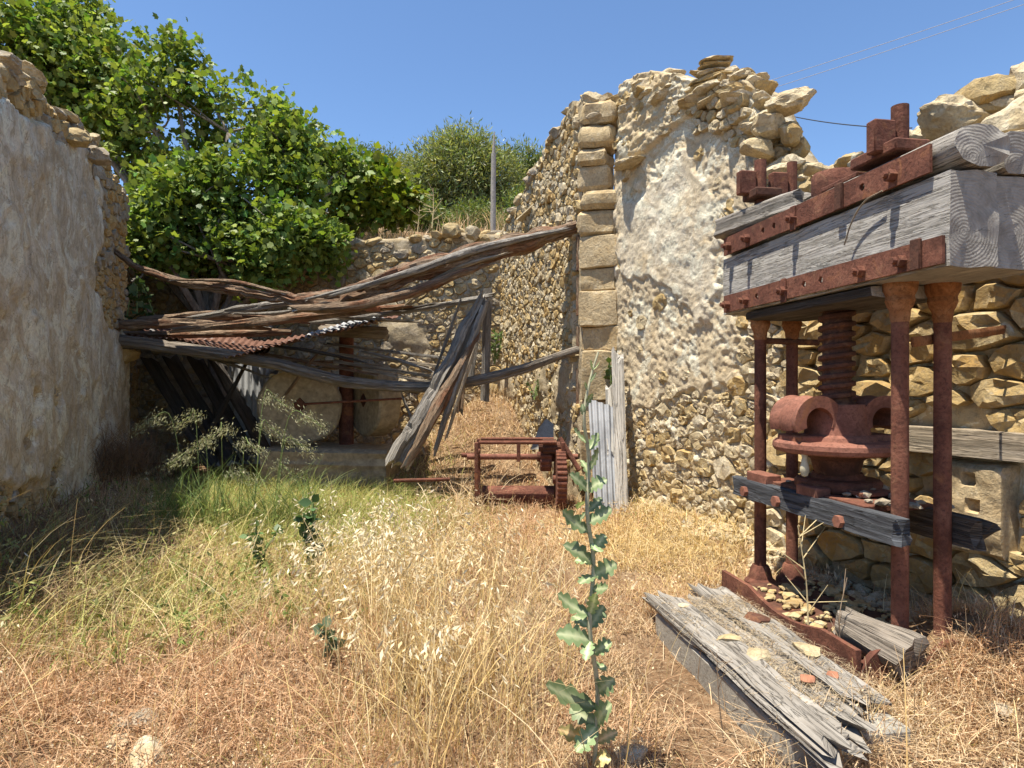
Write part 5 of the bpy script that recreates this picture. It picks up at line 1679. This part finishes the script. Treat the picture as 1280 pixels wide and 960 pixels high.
def pix(P):
    return CX + FOC * P[:, 0] / P[:, 1], CY - FOC * (P[:, 2] - EYE) / P[:, 1]
def ground_points(N, d0=1.7, d1=11.2, pw=1.0):
    u = NR.random(N)
    if pw == 1.0:
        d = d0 * (d1 / d0) ** u
    else:
        q = 1 - pw
        d = (d0 ** q + u * (d1 ** q - d0 ** q)) ** (1 / q)
    x = NR.uniform(-1, 1, N) * (.92 * d + .6)
    k = (x > left_x(d) + .03) & (x < right_x(d) - .03) & (d < back_y(x) - .1)
    rx_, ry_ = x - PO[0], d - PO[1]
    a, b = rx_ * PA[0] + ry_ * PA[1], rx_ * PB[0] + ry_ * PB[1]
    k &= ~((a > -.78) & (a < .62) & (b > -.5) & (b < .30))
    k &= ~((a > -1.02) & (a < .30) & (b > -1.08) & (b < -.48))
    k &= ~((a > -1.0) & (a < .22) & (b > -1.42) & (b <= -1.08) & (NR.random(N) < .93))
    k &= ~((x > -3.6) & (x < -1.7) & (d > 9.1) & (d < 10.4))
    x, d = x[k], d[k]
    return np.stack([x, d, ground_z(x, d)], -1)
def zone(P, px, py, rx, ry, soft=.5):
    a, b = pix(P)
    q = np.sqrt(((a - px) / rx) ** 2 + ((b - py) / ry) ** 2)
    return sstep(1 + soft, 1 - soft, q)
def colr(N, stops, var=.18):
    """random mix of given colours"""
    S = np.array(stops, float)
    i = NR.integers(0, len(S), N)
    f = NR.random(N)[:, None]
    j = (i + 1) % len(S)
    return (S[i] * (1 - f) + S[j] * f) * np.clip(1 + var * NR.normal(size=(N, 1)), .4, 1.7)
STRAW = [(.64, .50, .26), (.74, .61, .37), (.54, .38, .17), (.68, .52, .23)]
RED = [(.50, .30, .165), (.60, .39, .23), (.36, .19, .10), (.66, .49, .31)]
TANW = [(.56, .40, .23), (.66, .51, .32), (.47, .31, .17), (.72, .59, .40)]
GREEN = [(.19, .27, .055), (.28, .35, .09), (.15, .22, .045), (.36, .38, .11)]
YELG = [(.40, .40, .12), (.49, .44, .17), (.31, .34, .09), (.54, .45, .2)]
BROWN = [(.17, .11, .07), (.24, .155, .095), (.30, .20, .125)]

# low matted ground cover: dead twigs and seed stalks
acc = Acc()
P = ground_points(330000, pw=1.25)
N = len(P)
nz = n2(P[:, 0], P[:, 1], 1.1, 301, 4)
nz2 = n2(P[:, 0], P[:, 1], 2.6, 302, 4)
keep = NR.random(N) < np.clip(.55 + 1.9 * nz2, .08, 1)
keep &= NR.random(N) > .8 * zone(P, 170, 930, 45, 60)
P, nz, nz2 = P[keep], nz[keep], nz2[keep]
N = len(P)
gsel = np.clip(zone(P, 410, 640, 190, 60) + .38 * zone(P, 260, 720, 240, 70) + .35 * zone(P, 100, 760, 150, 80) + .5 * zone(P, 850, 630, 80, 30) + .6 * nz, 0, 1)
c = np.where((NR.random(N) < .62 + 1.5 * nz)[:, None], colr(N, RED), colr(N, TANW))
g = NR.random(N) < gsel * .75
c[g] = colr(int(g.sum()), YELG)
y = NR.random(N) < .8 * zone(P, 850, 690, 120, 55)
c[y] = colr(int(y.sum()), STRAW)
h = (.03 + .085 * NR.random(N) ** 1.4) * (1 + .5 * nz2) * (.8 + .12 * P[:, 1])
V, F, cc = blades(P - [0, 0, .01], h, NR.uniform(0, 6.28, N), NR.uniform(.2, 1.5, N), (.0011 + .0012 * NR.random(N)) * (.55 + .25 * P[:, 1]), 2, c)
acc.add(V, F, cc)
acc.done("ground_cover", "low matted cover of dry reddish and straw coloured weeds over the courtyard")

# crumbs: seed husks and tiny leaves lying on the mat
acc = Acc()
P = ground_points(120000, pw=1.3)
P = P[NR.random(len(P)) < np.clip(.6 + 1.4 * n2(P[:, 0], P[:, 1], 2.0, 303, 3), .1, 1)]
N = len(P)
X, Y, Z = leaf_axes(N, np.array([[0, 0, .2]]).repeat(N, 0), up=.9, rnd=1.0)
P = P + np.array([0, 0, 1.]) * (NR.random(N) ** 1.5 * .075)[:, None]
c = np.where((NR.random(N) < .55)[:, None], colr(N, RED), colr(N, TANW))
pale = NR.random(N) < .12
c[pale] = colr(int(pale.sum()), [(.68, .6, .45), (.6, .5, .34)])
V, F = place(SLIM * [2.2, 1, 1], SLIMF, P, X, Y, Z, (.006 + .013 * NR.random(N)) * (.6 + .22 * P[:, 1]))
acc.add(V, F, np.repeat(c, 4, 0))
acc.done("leaf_litter", "husks and crumbled dry leaves strewn over the courtyard weeds")

# green and yellow grass
acc = Acc()
P = ground_points(150000, d0=3.0, d1=10.8, pw=1.0)
m = np.clip(1.2 * zone(P, 400, 640, 165, 45) + .9 * zone(P, 300, 620, 120, 40) + .16 * zone(P, 240, 715, 210, 60) + .2 * zone(P, 90, 740, 130, 90) + .35 * zone(P, 830, 640, 60, 18) + .5 * zone(P, 500, 600, 70, 30), 0, 1) * np.clip(.75 + 1.2 * n2(P[:, 0], P[:, 1], 1.6, 304, 3), 0, 1.2)
P = P[NR.random(len(P)) < m]
N = len(P)
tall = np.clip(zone(P, 380, 640, 180, 50), .35, 1)
c = np.where((NR.random(N) < .62)[:, None], colr(N, GREEN), colr(N, YELG))
V, F, cc = blades(P, (.12 + .34 * NR.random(N)) * tall, NR.normal(.4, 1.3, N), NR.uniform(.2, 1.3, N), .0022 + .0024 * NR.random(N), 3, c, tipcol=np.where((NR.random(N) < .5)[:, None], colr(N, YELG), c))
acc.add(V, F, cc)
acc.done("grass", "fine green grass going yellow between the mill and the courtyard")

# long bent grass lying across the left side, in the sun beyond the shadow edge
acc = Acc()
P = ground_points(26000, d0=2.6, d1=8.0)
m = np.clip(zone(P, 140, 740, 170, 90) + .4 * zone(P, 300, 740, 160, 60) + .5 * zone(P, 60, 680, 120, 60), 0, 1) * .42
P = P[NR.random(len(P)) < m]
N = len(P)
V, F, cc = blades(P, .18 + .42 * NR.random(N) ** 1.3, NR.normal(.5, 1.5, N), NR.uniform(.4, 1.9, N), .002 + .0034 * NR.random(N), 4, np.where((NR.random(N) < .5)[:, None], colr(N, YELG), colr(N, GREEN)), tipcol=colr(N, STRAW))
acc.add(V, F, cc)
acc.done("long_grass", "long bent grass stems at the edge of the wall's shadow")

# tall straw and wild oats in the middle
acc, heads = Acc(), Acc()
P = ground_points(52000, d0=1.9, d1=9.5)
m = np.clip(1.0 * zone(P, 560, 850, 130, 120) + .8 * zone(P, 480, 740, 110, 70) + .5 * zone(P, 650, 720, 90, 50) + .35 * zone(P, 600, 620, 120, 30) + .3 * zone(P, 560, 540, 60, 40) + .10, 0, 1) * .5 * np.clip(.7 + 1.5 * n2(P[:, 0], P[:, 1], 2.2, 305, 3), .05, 1.3)
P = P[NR.random(len(P)) < m]
N = len(P)
h = (.18 + .45 * NR.random(N)) * np.clip(.5 + .85 * zone(P, 560, 850, 150, 160), .4, 1.4)
az, ln = NR.uniform(0, 6.28, N), NR.uniform(.1, .9, N)
V, F, cc = blades(P, h, az, ln, .0013 + .0017 * NR.random(N), 4, colr(N, STRAW), tipw=.4)
acc.add(V, F, cc)
acc.done("dry_grass", "tall straw coloured grass stems in the middle of the court")
tip = V.reshape(N, 10, 3)[:, 8:].mean(1)
sel = np.nonzero(NR.random(N) < .03 + .42 * np.clip(zone(P, 540, 800, 110, 120) + .5 * zone(P, 480, 720, 80, 50), 0, 1) * (n2(P[:, 0], P[:, 1], 2.4, 308, 3) > .03) * 1.5)[0]
per = 11
C = np.repeat(tip[sel], per, 0) + NR.normal(size=(len(sel) * per, 3)) * np.array([.028, .028, .035]) - np.array([0, 0, .02])
X, Y, Z = leaf_axes(len(C), np.repeat(np.stack([np.cos(az[sel]), np.sin(az[sel]), -.9 * np.ones(len(sel))], -1), per, 0), up=.3, rnd=.45)
V, F = place(SLIM * [1.25, 1, 1], SLIMF, C, X, Y, Z, .024 + .034 * NR.random(len(C)))
heads.add(V, F, np.repeat(colr(len(C), [(.78, .70, .52), (.70, .58, .37), (.60, .46, .25)]), 4, 0))
heads.done("oat_husks", "pale papery wild oat husks on the straw stems")
acc = Acc()
P = ground_points(4200, d0=2.2, d1=5.2)
P = P[NR.random(len(P)) < np.clip(.9 * zone(P, 560, 880, 170, 140) + .25 * zone(P, 760, 900, 130, 90) + .05, 0, 1) * np.clip(.35 + 2.2 * n2(P[:, 0], P[:, 1], 2.4, 309, 3), .05, 1)]
N = len(P)
V, F, cc = blades(P, .28 + .55 * NR.random(N), NR.uniform(0, 6.28, N), NR.uniform(.05, .8, N), .0020 + .0018 * NR.random(N), 5, colr(N, [(.66, .53, .30), (.72, .60, .38), (.58, .40, .16)]), tipw=.35)
acc.add(V, F, cc)
acc.done("straw_stalks", "stout pale straw stalks standing in the middle of the court")
# green leafy weeds between the shadow edge and the straw
acc = Acc()
P = ground_points(5200, d0=2.8, d1=8.0)
P = P[NR.random(len(P)) < np.clip(zone(P, 150, 720, 190, 90) + .7 * zone(P, 330, 650, 150, 60) + .35 * zone(P, 300, 780, 130, 50) + .8 * zone(P, 70, 680, 110, 50), 0, 1) * .30]
N = len(P)
hh = .10 + .34 * NR.random(N) ** 1.3
az, ln = NR.uniform(0, 6.28, N), NR.uniform(.1, .8, N)
V, F, cc = blades(P, hh, az, ln, np.full(N, .0022), 3, colr(N, GREEN), tipw=.5)
acc.add(V, F, cc)
pv = V.reshape(N, 8, 3)
per = 12
t = NR.integers(1, 4, N * per)
C = pv[np.repeat(np.arange(N), per), t * 2] + NR.normal(size=(N * per, 3)) * .012
X, Y, Z = leaf_axes(N * per, unit(NR.normal(size=(N * per, 3)) + [0, 0, .6]), .7, .5)
V, F = place(SLIM * [2.0, 1, 1], SLIMF, C, X, Y, Z, .022 + .03 * NR.random(N * per))
F4 = np.concatenate([F[0::2], F[1::2, 2:]], 1)
acc.add(V, F4, np.repeat(np.repeat(colr(N, [(.15, .21, .05), (.22, .28, .08), (.33, .34, .13), (.40, .36, .17)]), per, 0) * (1 + .15 * NR.normal(size=(N * per, 1))), 4, 0))
acc.done("green_weeds", "small leafy green weeds beyond the wall's shadow")
# bright oats among the green
acc = Acc()
P = ground_points(15000, d0=3.4, d1=6.5)
P = P[NR.random(len(P)) < zone(P, 430, 720, 80, 50) * .17]
N = len(P)
az = NR.uniform(0, 6.28, N)
V, F, cc = blades(P, .28 + .3 * NR.random(N), az, NR.uniform(.2, .7, N), np.full(N, .0014), 4, colr(N, YELG), tipcol=colr(N, STRAW), tipw=.4)
acc.add(V, F, cc)
tip = V.reshape(N, 10, 3)[:, 8:].mean(1)
C = np.repeat(tip, 10, 0) + NR.normal(size=(N * 10, 3)) * np.array([.03, .03, .05])
X, Y, Z = leaf_axes(len(C), np.repeat(np.stack([np.cos(az), np.sin(az), -.9 * np.ones(N)], -1), 10, 0), up=.3, rnd=.5)
V, F = place(SLIM * [1.25, 1, 1], SLIMF, C, X, Y, Z, .028 + .034 * NR.random(len(C)))
h2 = Acc()
h2.add(V, F, np.repeat(colr(len(C), [(.76, .70, .52), (.70, .62, .42)]), 4, 0))
acc.done("wild_oats", "green wild oat stems rising from the grass")
h2.done("oat_husks", "white wild oat husks above the green grass")

# brushy dead weeds: bank by the corner, foot of the right wall, in the shade of the press, foot of the left wall
acc = Acc()
for (px, py, rx, ry, n, hh, pal) in ((620, 500, 75, 45, 9000, .32, TANW), (600, 560, 120, 40, 6000, .30, TANW), (690, 650, 140, 30, 6000, .22, RED), (840, 665, 130, 40, 14000, .22, STRAW), (1210, 830, 130, 60, 9000, .16, RED), (1170, 900, 160, 70, 8000, .14, TANW), (940, 900, 150, 60, 5000, .22, RED), (60, 700, 120, 70, 9000, .3, BROWN), (572, 600, 42, 55, 3500, .5, TANW), (530, 580, 60, 30, 2500, .35, YELG), (130, 890, 160, 80, 7000, .16, RED), (340, 860, 130, 80, 5000, .16, RED), (1150, 870, 140, 80, 6000, .2, TANW), (1020, 930, 100, 60, 5000, .3, TANW), (1100, 890, 60, 30, 2500, .22, STRAW), (880, 840, 60, 80, 3500, .25, TANW)):
    P = ground_points(n * 9, d0=2.0, d1=11.0)
    P = P[NR.random(len(P)) < zone(P, px, py, rx, ry)]
    P = P[:n]
    N = len(P)
    V, F, cc = blades(P, hh * (.4 + .8 * NR.random(N)), NR.uniform(0, 6.28, N), NR.uniform(.1, 1.9, N), (.0012 + .0014 * NR.random(N)) * (.5 + .2 * P[:, 1]), 3, colr(N, pal), tipw=.5)
    acc.add(V, F, cc)
    X, Y, Z = leaf_axes(N, np.array([[0, 0, .2]]).repeat(N, 0), rnd=1)
    C = V.reshape(N, 8, 3)[:, 4:].mean(1)
    V, F = place(SLIM * [1.6, 1, 1], SLIMF, C, X, Y, Z, .008 + .014 * NR.random(N))
    F4 = np.concatenate([F[0::2], F[1::2, 2:]], 1)
    acc.add(V, F4, np.repeat(colr(N, pal), 4, 0))
acc.done("dry_weeds", "brushy dead weeds along the walls and around the press")

# dry grass and scrub on the terrace above the back wall
acc = Acc()
x = NR.uniform(-9, .2, 16000); y = back_y(x) + .25 + 2.4 * NR.random(16000) ** 1.5
P = np.stack([x, y, ground_z(x, y)], -1)
P = P[NR.random(len(P)) < np.clip(.5 + 1.5 * n2(P[:, 0], P[:, 1], 1.0, 306, 3), .05, 1)]
N = len(P)
V, F, cc = blades(P, .15 + .45 * NR.random(N) ** 2, NR.uniform(0, 6.28, N), NR.uniform(.1, 1, N), .003 + .003 * NR.random(N), 3, colr(N, TANW))
acc.add(V, F, cc)
x = NR.uniform(-14, 3, 30000); y = 13 + 14 * NR.random(30000)
P = np.stack([x, y, ground_z(x, y)], -1)
P = P[NR.random(len(P)) < np.clip(.4 + 2 * n2(P[:, 0], P[:, 1], .5, 307, 3), .0, 1)]
N = len(P)
V, F, cc = blades(P, .25 + .5 * NR.random(N), NR.uniform(0, 6.28, N), NR.uniform(.1, 1, N), .008 + .008 * NR.random(N), 3, np.where((NR.random(N) < .5)[:, None], colr(N, [(.12, .15, .05), (.18, .19, .07)]), colr(N, TANW)))
acc.add(V, F, cc)
acc.done("scrub", "dead grass and scrub on the slope above the terrace wall")

# ---- the tall prickly plant in the middle, leaf by leaf
lb = G(742, 948)
lb[1] = 2.62; lb[0] = (742 - CX) / FOC * 2.62; lb[2] = gz(lb[0], lb[1])
LD = 2.62
lett = empty("wild_lettuce", lb, "tall single stemmed prickly plant with grey green lobed leaves", "plant")
stem_pts = [lb - [0, 0, .03]] + [W(px, py, LD + dd) for px, py, dd in ((747, 865, .02), (737, 785, -.02), (742, 705, .02), (734, 640, .0), (736, 575, .03), (730, 520, .0), (739, 470, .03), (748, 440, .05))]
SP = bez(stem_pts, 40)
MB().add(*tube(SP, np.interp(np.linspace(0, 1, len(SP)), [0, .6, 1], [.010, .0085, .004]), 8, .1, 1)).build("stem", M['stem'], lett)
def lobed_leaf(a, tip, wd, curl, seed):
    a, tip = np.asarray(a), np.asarray(tip)
    L = np.linalg.norm(tip - a)
    ax = (tip - a) / L
    nr = np.cross(np.cross(ax, [.35 * math.sin(seed * 3.7), -.75 + .3 * math.sin(seed * 1.9), .75]), ax); nr /= np.linalg.norm(nr)
    sd = np.cross(ax, nr)
    n = 12
    V, C = [], []
    for k in range(n + 1):
        t = k / n
        w_ = wd * (math.sin(math.pi * min(1, t * .92 + .07)) ** .6) * (1 - .42 * (k % 3 == 1)) * (.75 + .5 * t)
        if k == n: w_ = .002
        c = a + ax * L * t + nr * (curl * math.sin(math.pi * t) * L)
        for q, zz in ((-1, .20), (-.5, .07), (0, 0), (.5, .07), (1, .20)):
            V.append(c + sd * w_ * q + nr * w_ * zz * (1 + .5 * math.sin(k * 2.3 + q + seed)))
            C.append((.40, .42, .30) if q == 0 else (.165, .215, .12))
    F = [(k * 5 + j, k * 5 + j + 1, (k + 1) * 5 + j + 1, (k + 1) * 5 + j) for k in range(n) for j in range(4)]
    return np.array(V), F, np.array(C) * (1 + .12 * math.sin(seed * 2.1))
def leaf_obj(V, F, C, root, name="leaf"):
    me = bpy.data.meshes.new(name)
    me.from_pydata((V - np.array(root.location)).tolist(), [], [tuple(int(i) for i in f) for f in F])
    a = me.attributes.new("Col", 'FLOAT_COLOR', 'POINT')
    q = np.ones((len(V), 4), np.float32); q[:, :3] = C
    a.data.foreach_set("color", q.ravel())
    me.polygons.foreach_set("use_smooth", np.ones(len(me.polygons), bool))
    me.materials.append(M['leafd'])
    o = bpy.data.objects.new(name, me)
    o.parent = root
    COL.objects.link(o)
    return o
def at_stem(py):
    i = int(np.argmin(abs((CY - FOC * (SP[:, 2] - EYE) / SP[:, 1]) - py)))
    return SP[i]
for k, (tx, ty, ay, wd, dd) in enumerate(((717, 536, 556, .020, -.05), (748, 541, 560, .020, .03), (712, 592, 618, .024, -.04), (759, 600, 618, .026, -.03), (722, 636, 622, .018, .06), (765, 636, 657, .030, -.04), (703, 638, 662, .026, -.05), (756, 668, 690, .024, .05), (704, 681, 699, .030, -.03), (771, 704, 715, .030, -.03), (724, 730, 715, .022, -.08), (697, 742, 773, .030, -.02), (755, 757, 786, .026, .04), (695, 792, 806, .034, -.06), (765, 803, 817, .028, -.03), (732, 826, 800, .022, -.10), (768, 848, 858, .030, -.02), (682, 856, 880, .042, -.10), (765, 880, 898, .036, -.06), (697, 911, 925, .026, -.03), (772, 915, 930, .024, .03), (720, 940, 915, .03, -.10), (745, 742, 765, .02, -.1), (748, 560, 590, .018, -.07), (726, 575, 596, .016, .05), (728, 505, 525, .010, 0), (741, 492, 512, .009, -.02), (731, 478, 492, .007, 0), (745, 466, 480, .007, 0), (738, 450, 466, .006, 0), (750, 452, 462, .005, 0), (719, 700, 705, .026, .07), (760, 735, 742, .022, -.09), (716, 770, 792, .026, .08), (757, 832, 838, .024, .09), (712, 885, 905, .030, .08), (752, 690, 672, .018, -.08), (721, 660, 645, .018, .05), (752, 622, 640, .018, .08), (724, 612, 600, .014, .06), (764, 950, 945, .028, -.05))):
    V, F, C = lobed_leaf(at_stem(ay), W(tx, ty, LD + dd), wd * 1.35, R.uniform(-.12, .18), k)
    leaf_obj(V, F, C * (np.array([2.1, 1.35, .95]) if ay > 920 else np.array([1.2, 1.22, 1.0])) * R.uniform(.7, 1.35), lett)

def weed(name, base, h, n, size, col, label, cat="plant", tmpl=(OVAL, OVALF), spread=.12, stems=3, hang=False):
    base = np.asarray(base, float)
    root = empty(name, base, label, cat)
    for s_ in range(stems):
        e = base + np.array([R.uniform(-1, 1) * spread, R.uniform(-1, 1) * spread, h * R.uniform(.7, 1) * (-1 if hang else 1)])
        S_ = bez([base, base * .5 + e * .5 + [R.uniform(-.03, .03), R.uniform(-.03, .03), .02], e], 12)
        MB().add(*tube(S_, .004 + .003 * size / .06, 6)).build("stem", M['stem_green'], root)
        for k in range(n // stems):
            p = S_[min(len(S_) - 1, int((.2 + .8 * R.random()) * len(S_)))]
            out = np.array([[R.uniform(-1, 1), R.uniform(-1, 1), R.uniform(-.2, .6)]])
            X, Y, Z = leaf_axes(1, unit(out), .7, .4)
            V, F = place(tmpl[0] * [1.5, 1, 1], tmpl[1], p[None], X, Y, Z, np.array([size * R.uniform(.6, 1.2)]))
            leaf_obj(V, F, np.repeat(np.array(col)[None] * R.uniform(.75, 1.3), len(V), 0), root)
    return root
weed("leafy_weed", G(392, 722), .58, 60, .095, (.07, .13, .05), "dark green leafy weed standing in the straw behind the oat heads", spread=.09)
weed("leafy_weed", G(328, 716), .38, 40, .085, (.09, .15, .045), "low bushy green weed in the sunny patch of bare weeds", spread=.11)
weed("leafy_weed", G(412, 828), .26, 18, .075, (.14, .19, .11), "small grey green seedling alone in the reddish ground cover", spread=.04, stems=1)
weed("wall_weed", wp.P(.02, 1.42, .10), .40, 26, .10, (.09, .14, .04), "green weed rooted between the corner blocks above the leaning board", spread=.06, stems=2)
weed("leafy_weed", W(618, 455, 10.9), .62, 60, .085, (.13, .18, .05), "bright green weed in the back corner behind the grey post", spread=.14, stems=5)
weed("leafy_weed", np.append(np.array(G(850, 632)[:2]), G(850, 632)[2]), .22, 50, .05, (.22, .24, .08), "yellowish green weed at the foot of the plastered wall", spread=.2, stems=5)
weed("leafy_weed", W(668, 500, 9.3), .35, 36, .06, (.14, .17, .06), "sparse green weed on the earth bank behind the winch", spread=.16, stems=4)
weed("ivy_plant", W(172, 345, 9.75), .8, 60, .13, (.06, .10, .03), "dark leafy shoots hanging over the broken wall end", tmpl=(FIG, FIGF), spread=.25, stems=5, hang=True)

# tall grass with drooping plumes in front of the mill
gb = G(290, 655)
tg = empty("plume_grass", gb, "tall green grass clump with drooping feathery plumes before the mill", "grass clump")
acc = Acc()
n = 420
B = np.array([gb + [R.uniform(-.85, .95), R.uniform(-.4, .3), 0] for _ in range(n)])
V, F, cc = blades(B, NR.uniform(.35, .95, n), NR.uniform(0, 6.28, n), NR.uniform(.3, 1.2, n), NR.uniform(.004, .008, n), 6, colr(n, [(.12, .19, .05), (.18, .25, .08), (.22, .26, .10)]))
acc.add(V, F, cc)
acc.done("blades", None, 'stuff', tg)
for k, (hx, hy, bx) in enumerate(((188, 532, 235), (236, 528, 250), (250, 560, 262), (302, 598, 300), (345, 505, 315), (338, 540, 318), (388, 530, 335), (372, 560, 340), (312, 562, 300), (275, 545, 275), (355, 590, 345), (222, 580, 245))):
    e = W(hx, hy, gb[1] + R.uniform(-.25, .25))
    b_ = np.array([(bx - CX) / FOC * gb[1], gb[1] + R.uniform(-.1, .1), gb[2]])
    dirx = 1 if hx > bx else -1
    mid = np.array([b_[0] * .55 + e[0] * .45, (b_[1] + e[1]) / 2, e[2] + .06])
    S_ = bez([b_, mid, e + [0, 0, .05], e + [dirx * .12, 0, -.03]], 18)
    st = MB().add(*tube(S_, .004, 5)).build("stem", M['stem_green'], tg)
    m = 300
    t = NR.random(m)
    C = np.stack([np.interp(t, [0, 1], [e[0] - dirx * .14, e[0] + dirx * .16]), np.interp(t, [0, 1], [e[1], e[1]]), np.interp(t, [0, .4, 1], [e[2] + .06, e[2] + .07, e[2] - .06])], -1) + NR.normal(size=(m, 3)) * np.array([.035, .04, .04])
    X, Y, Z = leaf_axes(m, np.array([[dirx * .7, 0, -.9]]).repeat(m, 0), rnd=.5)
    V, F = place(SLIM, SLIMF, C, X, Y, Z, .018 + .03 * NR.random(m))
    o = fast("plume", V - np.array(tg.location), F, M['grass'], np.clip(np.repeat(colr(m, [(.38, .37, .22), (.45, .42, .28), (.30, .32, .17)]), 4, 0), 0, .9), tg)
    o['kind'] = 'stuff'
# tangle of dead twigs against the left wall
db = W(125, 640, 8.0)
db[0] = left_x(8.0) + .18; db[2] = gz(db[0], 8.0)
bush = empty("dead_bush", db, "tangled dead brown bush against the grey wall in the shade", "bush")
acc = Acc()
n = 900
B = np.array([db + [R.gauss(0, .16), R.gauss(0, .3), R.uniform(0, .3)] for _ in range(n)])
V, F, cc = blades(B, NR.uniform(.25, .75, n), NR.uniform(0, 6.28, n), NR.uniform(.3, 1.6, n), NR.uniform(.002, .004, n), 5, colr(n, BROWN), tipw=.5)
acc.add(V, F, cc)
acc.done("twigs", None, 'stuff', bush)
# dry branching stalk in front of the press and thin dead stems
def stalk(base, h, n, seed, label, mat='twig', r=.004):
    rg = random.Random(seed)
    base = np.asarray(base, float)
    mb = MB()
    top = base + np.array([rg.uniform(-.06, .06), rg.uniform(-.06, .06), h])
    S_ = bez([base, base * .5 + top * .5 + [rg.uniform(-.03, .03), 0, 0], top], 10)
    mb.add(*tube(S_, np.linspace(r, r * .4, len(S_)), 6))
    for k in range(n):
        p = S_[rg.randint(2, len(S_) - 2)]
        e = p + np.array([rg.uniform(-1, 1), rg.uniform(-.6, .6), rg.uniform(.2, 1)]) * h * rg.uniform(.2, .45)
        mb.add(*tube(lin(p, e, 4), np.linspace(r * .6, r * .25, 4), 5))
    return tag(mb.build("dead_stalk", M[mat]), label, "stalk")
stalk(PL(-.28, -.38, .06), .62, 9, 1, "bare branching dead stalk growing out of the press tray", 'straw_stem', .006)
stalk(PL(-.62, -.42, .08), .40, 7, 2, "small dead stalk beside the log on the press tray")
stalk(G(905, 930), .42, 4, 3, "thin brown dead stalk in front of the concrete plinth")
stalk(W(1000, 195, 5.35), .22, 2, 4, "thin twig sticking up behind the overhanging boulder")
stalk(W(540, 285, 11.9), .75, 16, 5, "bushy pale dead stalk on the terrace wall below the olive tree", 'straw_stem', .012)
stalk(W(522, 290, 11.9), .5, 12, 6, "shorter pale dead stalk on the terrace wall", 'straw_stem', .010)

# loose stones: at the foot of the right wall and in the weeds
k = 0
for (px, py, s_, lab) in ((170, 905, .11, "flat whitish stone flush with the weeds by the shadow"), (185, 945, .12, "pale stone slab showing through the reddish weeds"), (150, 930, .07, "small whitish stone next to the pale slab"), (1252, 890, .09, "cream stone in the dry mat under the press wall"), (1100, 830, .06, "small stone in the weeds beside the split log"), (905, 648, .12, "tan stone at the foot of the wall near the press"), (860, 655, .10, "grey stone half hidden by yellow weeds"), (930, 660, .14, "large pale stone leaning at the wall foot"), (790, 945, .08, "rounded stone in front of the plinth"), (1015, 700, .1, "ochre stone on the earth behind the far press post")):
    g = G(px, py)
    V, F, U = rock(g + [0, 0, s_ * .12], (s_, s_ * .8, s_ * .45), 3000 + k, R.uniform(0, 3), sub=3)
    tag(MB().add(V, F, U).build("loose_stone", M['stone_pale' if k % 3 else 'stone_grey'], sharp=28), lab, "stone", "loose stones in the court")
    k += 1
mb = MB()
for k in range(420):
    u = R.uniform(.05, 4.6)
    p = wp.P(u, 0, abs(R.gauss(0, .18)) + .03)
    s_ = R.uniform(.015, .06)
    V, F, U = rock((p[0], p[1], gz(p[0], p[1]) + s_ * .3), (s_ * 1.2, s_, s_ * .7), 4000 + k, R.uniform(0, 3), sub=1, cuts=5)
    mb.add(V, F, U)
tag(mb.build("rubble", M['stone_pale'], sharp=28), "small rubble along the foot of the plastered wall", None, None, "stuff")

# ---- more wreckage of the roof: thin laths and splinters, each lying free
LW = ("thin grey lath", "thin brown lath", "short broken lath", "pale splinter", "dark bent stick")
spots = [((300, 392), (392, 384), 8.9, "on top of the roof heap beside the long trunk"), ((205, 398), (268, 390), 9.2, "at the left end of the roof heap"), ((392, 372), (470, 352), 8.3, "clinging to the middle of the long trunk"),
         ((540, 350), (628, 318), 8.2, "along the underside of the thick trunk end"), ((340, 432), (452, 452), 8.9, "between tin edge and lower beam"), ((455, 440), (536, 462), 9.0, "across the loose planks near the split bundle"),
         ((375, 465), (468, 458), 9.3, "under the loose planks above the second millstone"), ((545, 462), (574, 380), 8.6, "propped against the rail beside the split bundle"), ((560, 540), (592, 440), 8.2, "leaning in front of the short dark post"),
         ((470, 386), (540, 380), 8.8, "resting on the rail near the terracotta tile"), ((235, 440), (330, 470), 9.3, "hanging below the rusty tin at the dark bay"), ((352, 500), (398, 440), 9.2, "standing between the millstone and the lower beam"),
         ((505, 500), (528, 560), 8.9, "fallen beside the foot of the split bundle"), ((430, 398), (520, 402), 8.75, "over the pale strip of tin")]
for k, (a, b, d, where) in enumerate(spots):
    kind = k % 5
    mt = ('wood_grey', 'wood_brown', 'wood_grey', 'wood_pale', 'wood_dark')[kind]
    p0, p1 = W(*a, d), W(*b, d - .15)
    mid = (p0 + p1) / 2 + np.array([0, 0, R.uniform(-.04, .04)])
    log("broken_lath", [p0, mid, p1], [.018, .028, .016], LW[kind] + " " + where, mt, n=8, K=14, rough=.35, groove=.25, cat="lath", group="broken laths of the fallen roof")
# chips, straw and dust on the planks before the press
acc = Acc()
n = 3500
aa, bb = NR.uniform(-1.1, .3, n), NR.uniform(-1.06, -.5, n)
B = np.stack([PO[0] + PA[0] * aa + PB[0] * bb, PO[1] + PA[1] * aa + PB[1] * bb, np.full(n, .118)], -1)
V, F, cc = blades(B, NR.uniform(.01, .03, n), NR.uniform(0, 6.28, n), NR.uniform(1, 4.5, n), NR.uniform(.0008, .0022, n), 2, colr(n, [(.55, .45, .3), (.4, .3, .18), (.3, .22, .15)]), tipw=.6)
acc.add(V, F, cc)
acc.done("straw_litter", "bits of straw and chips lying on the weathered planks")
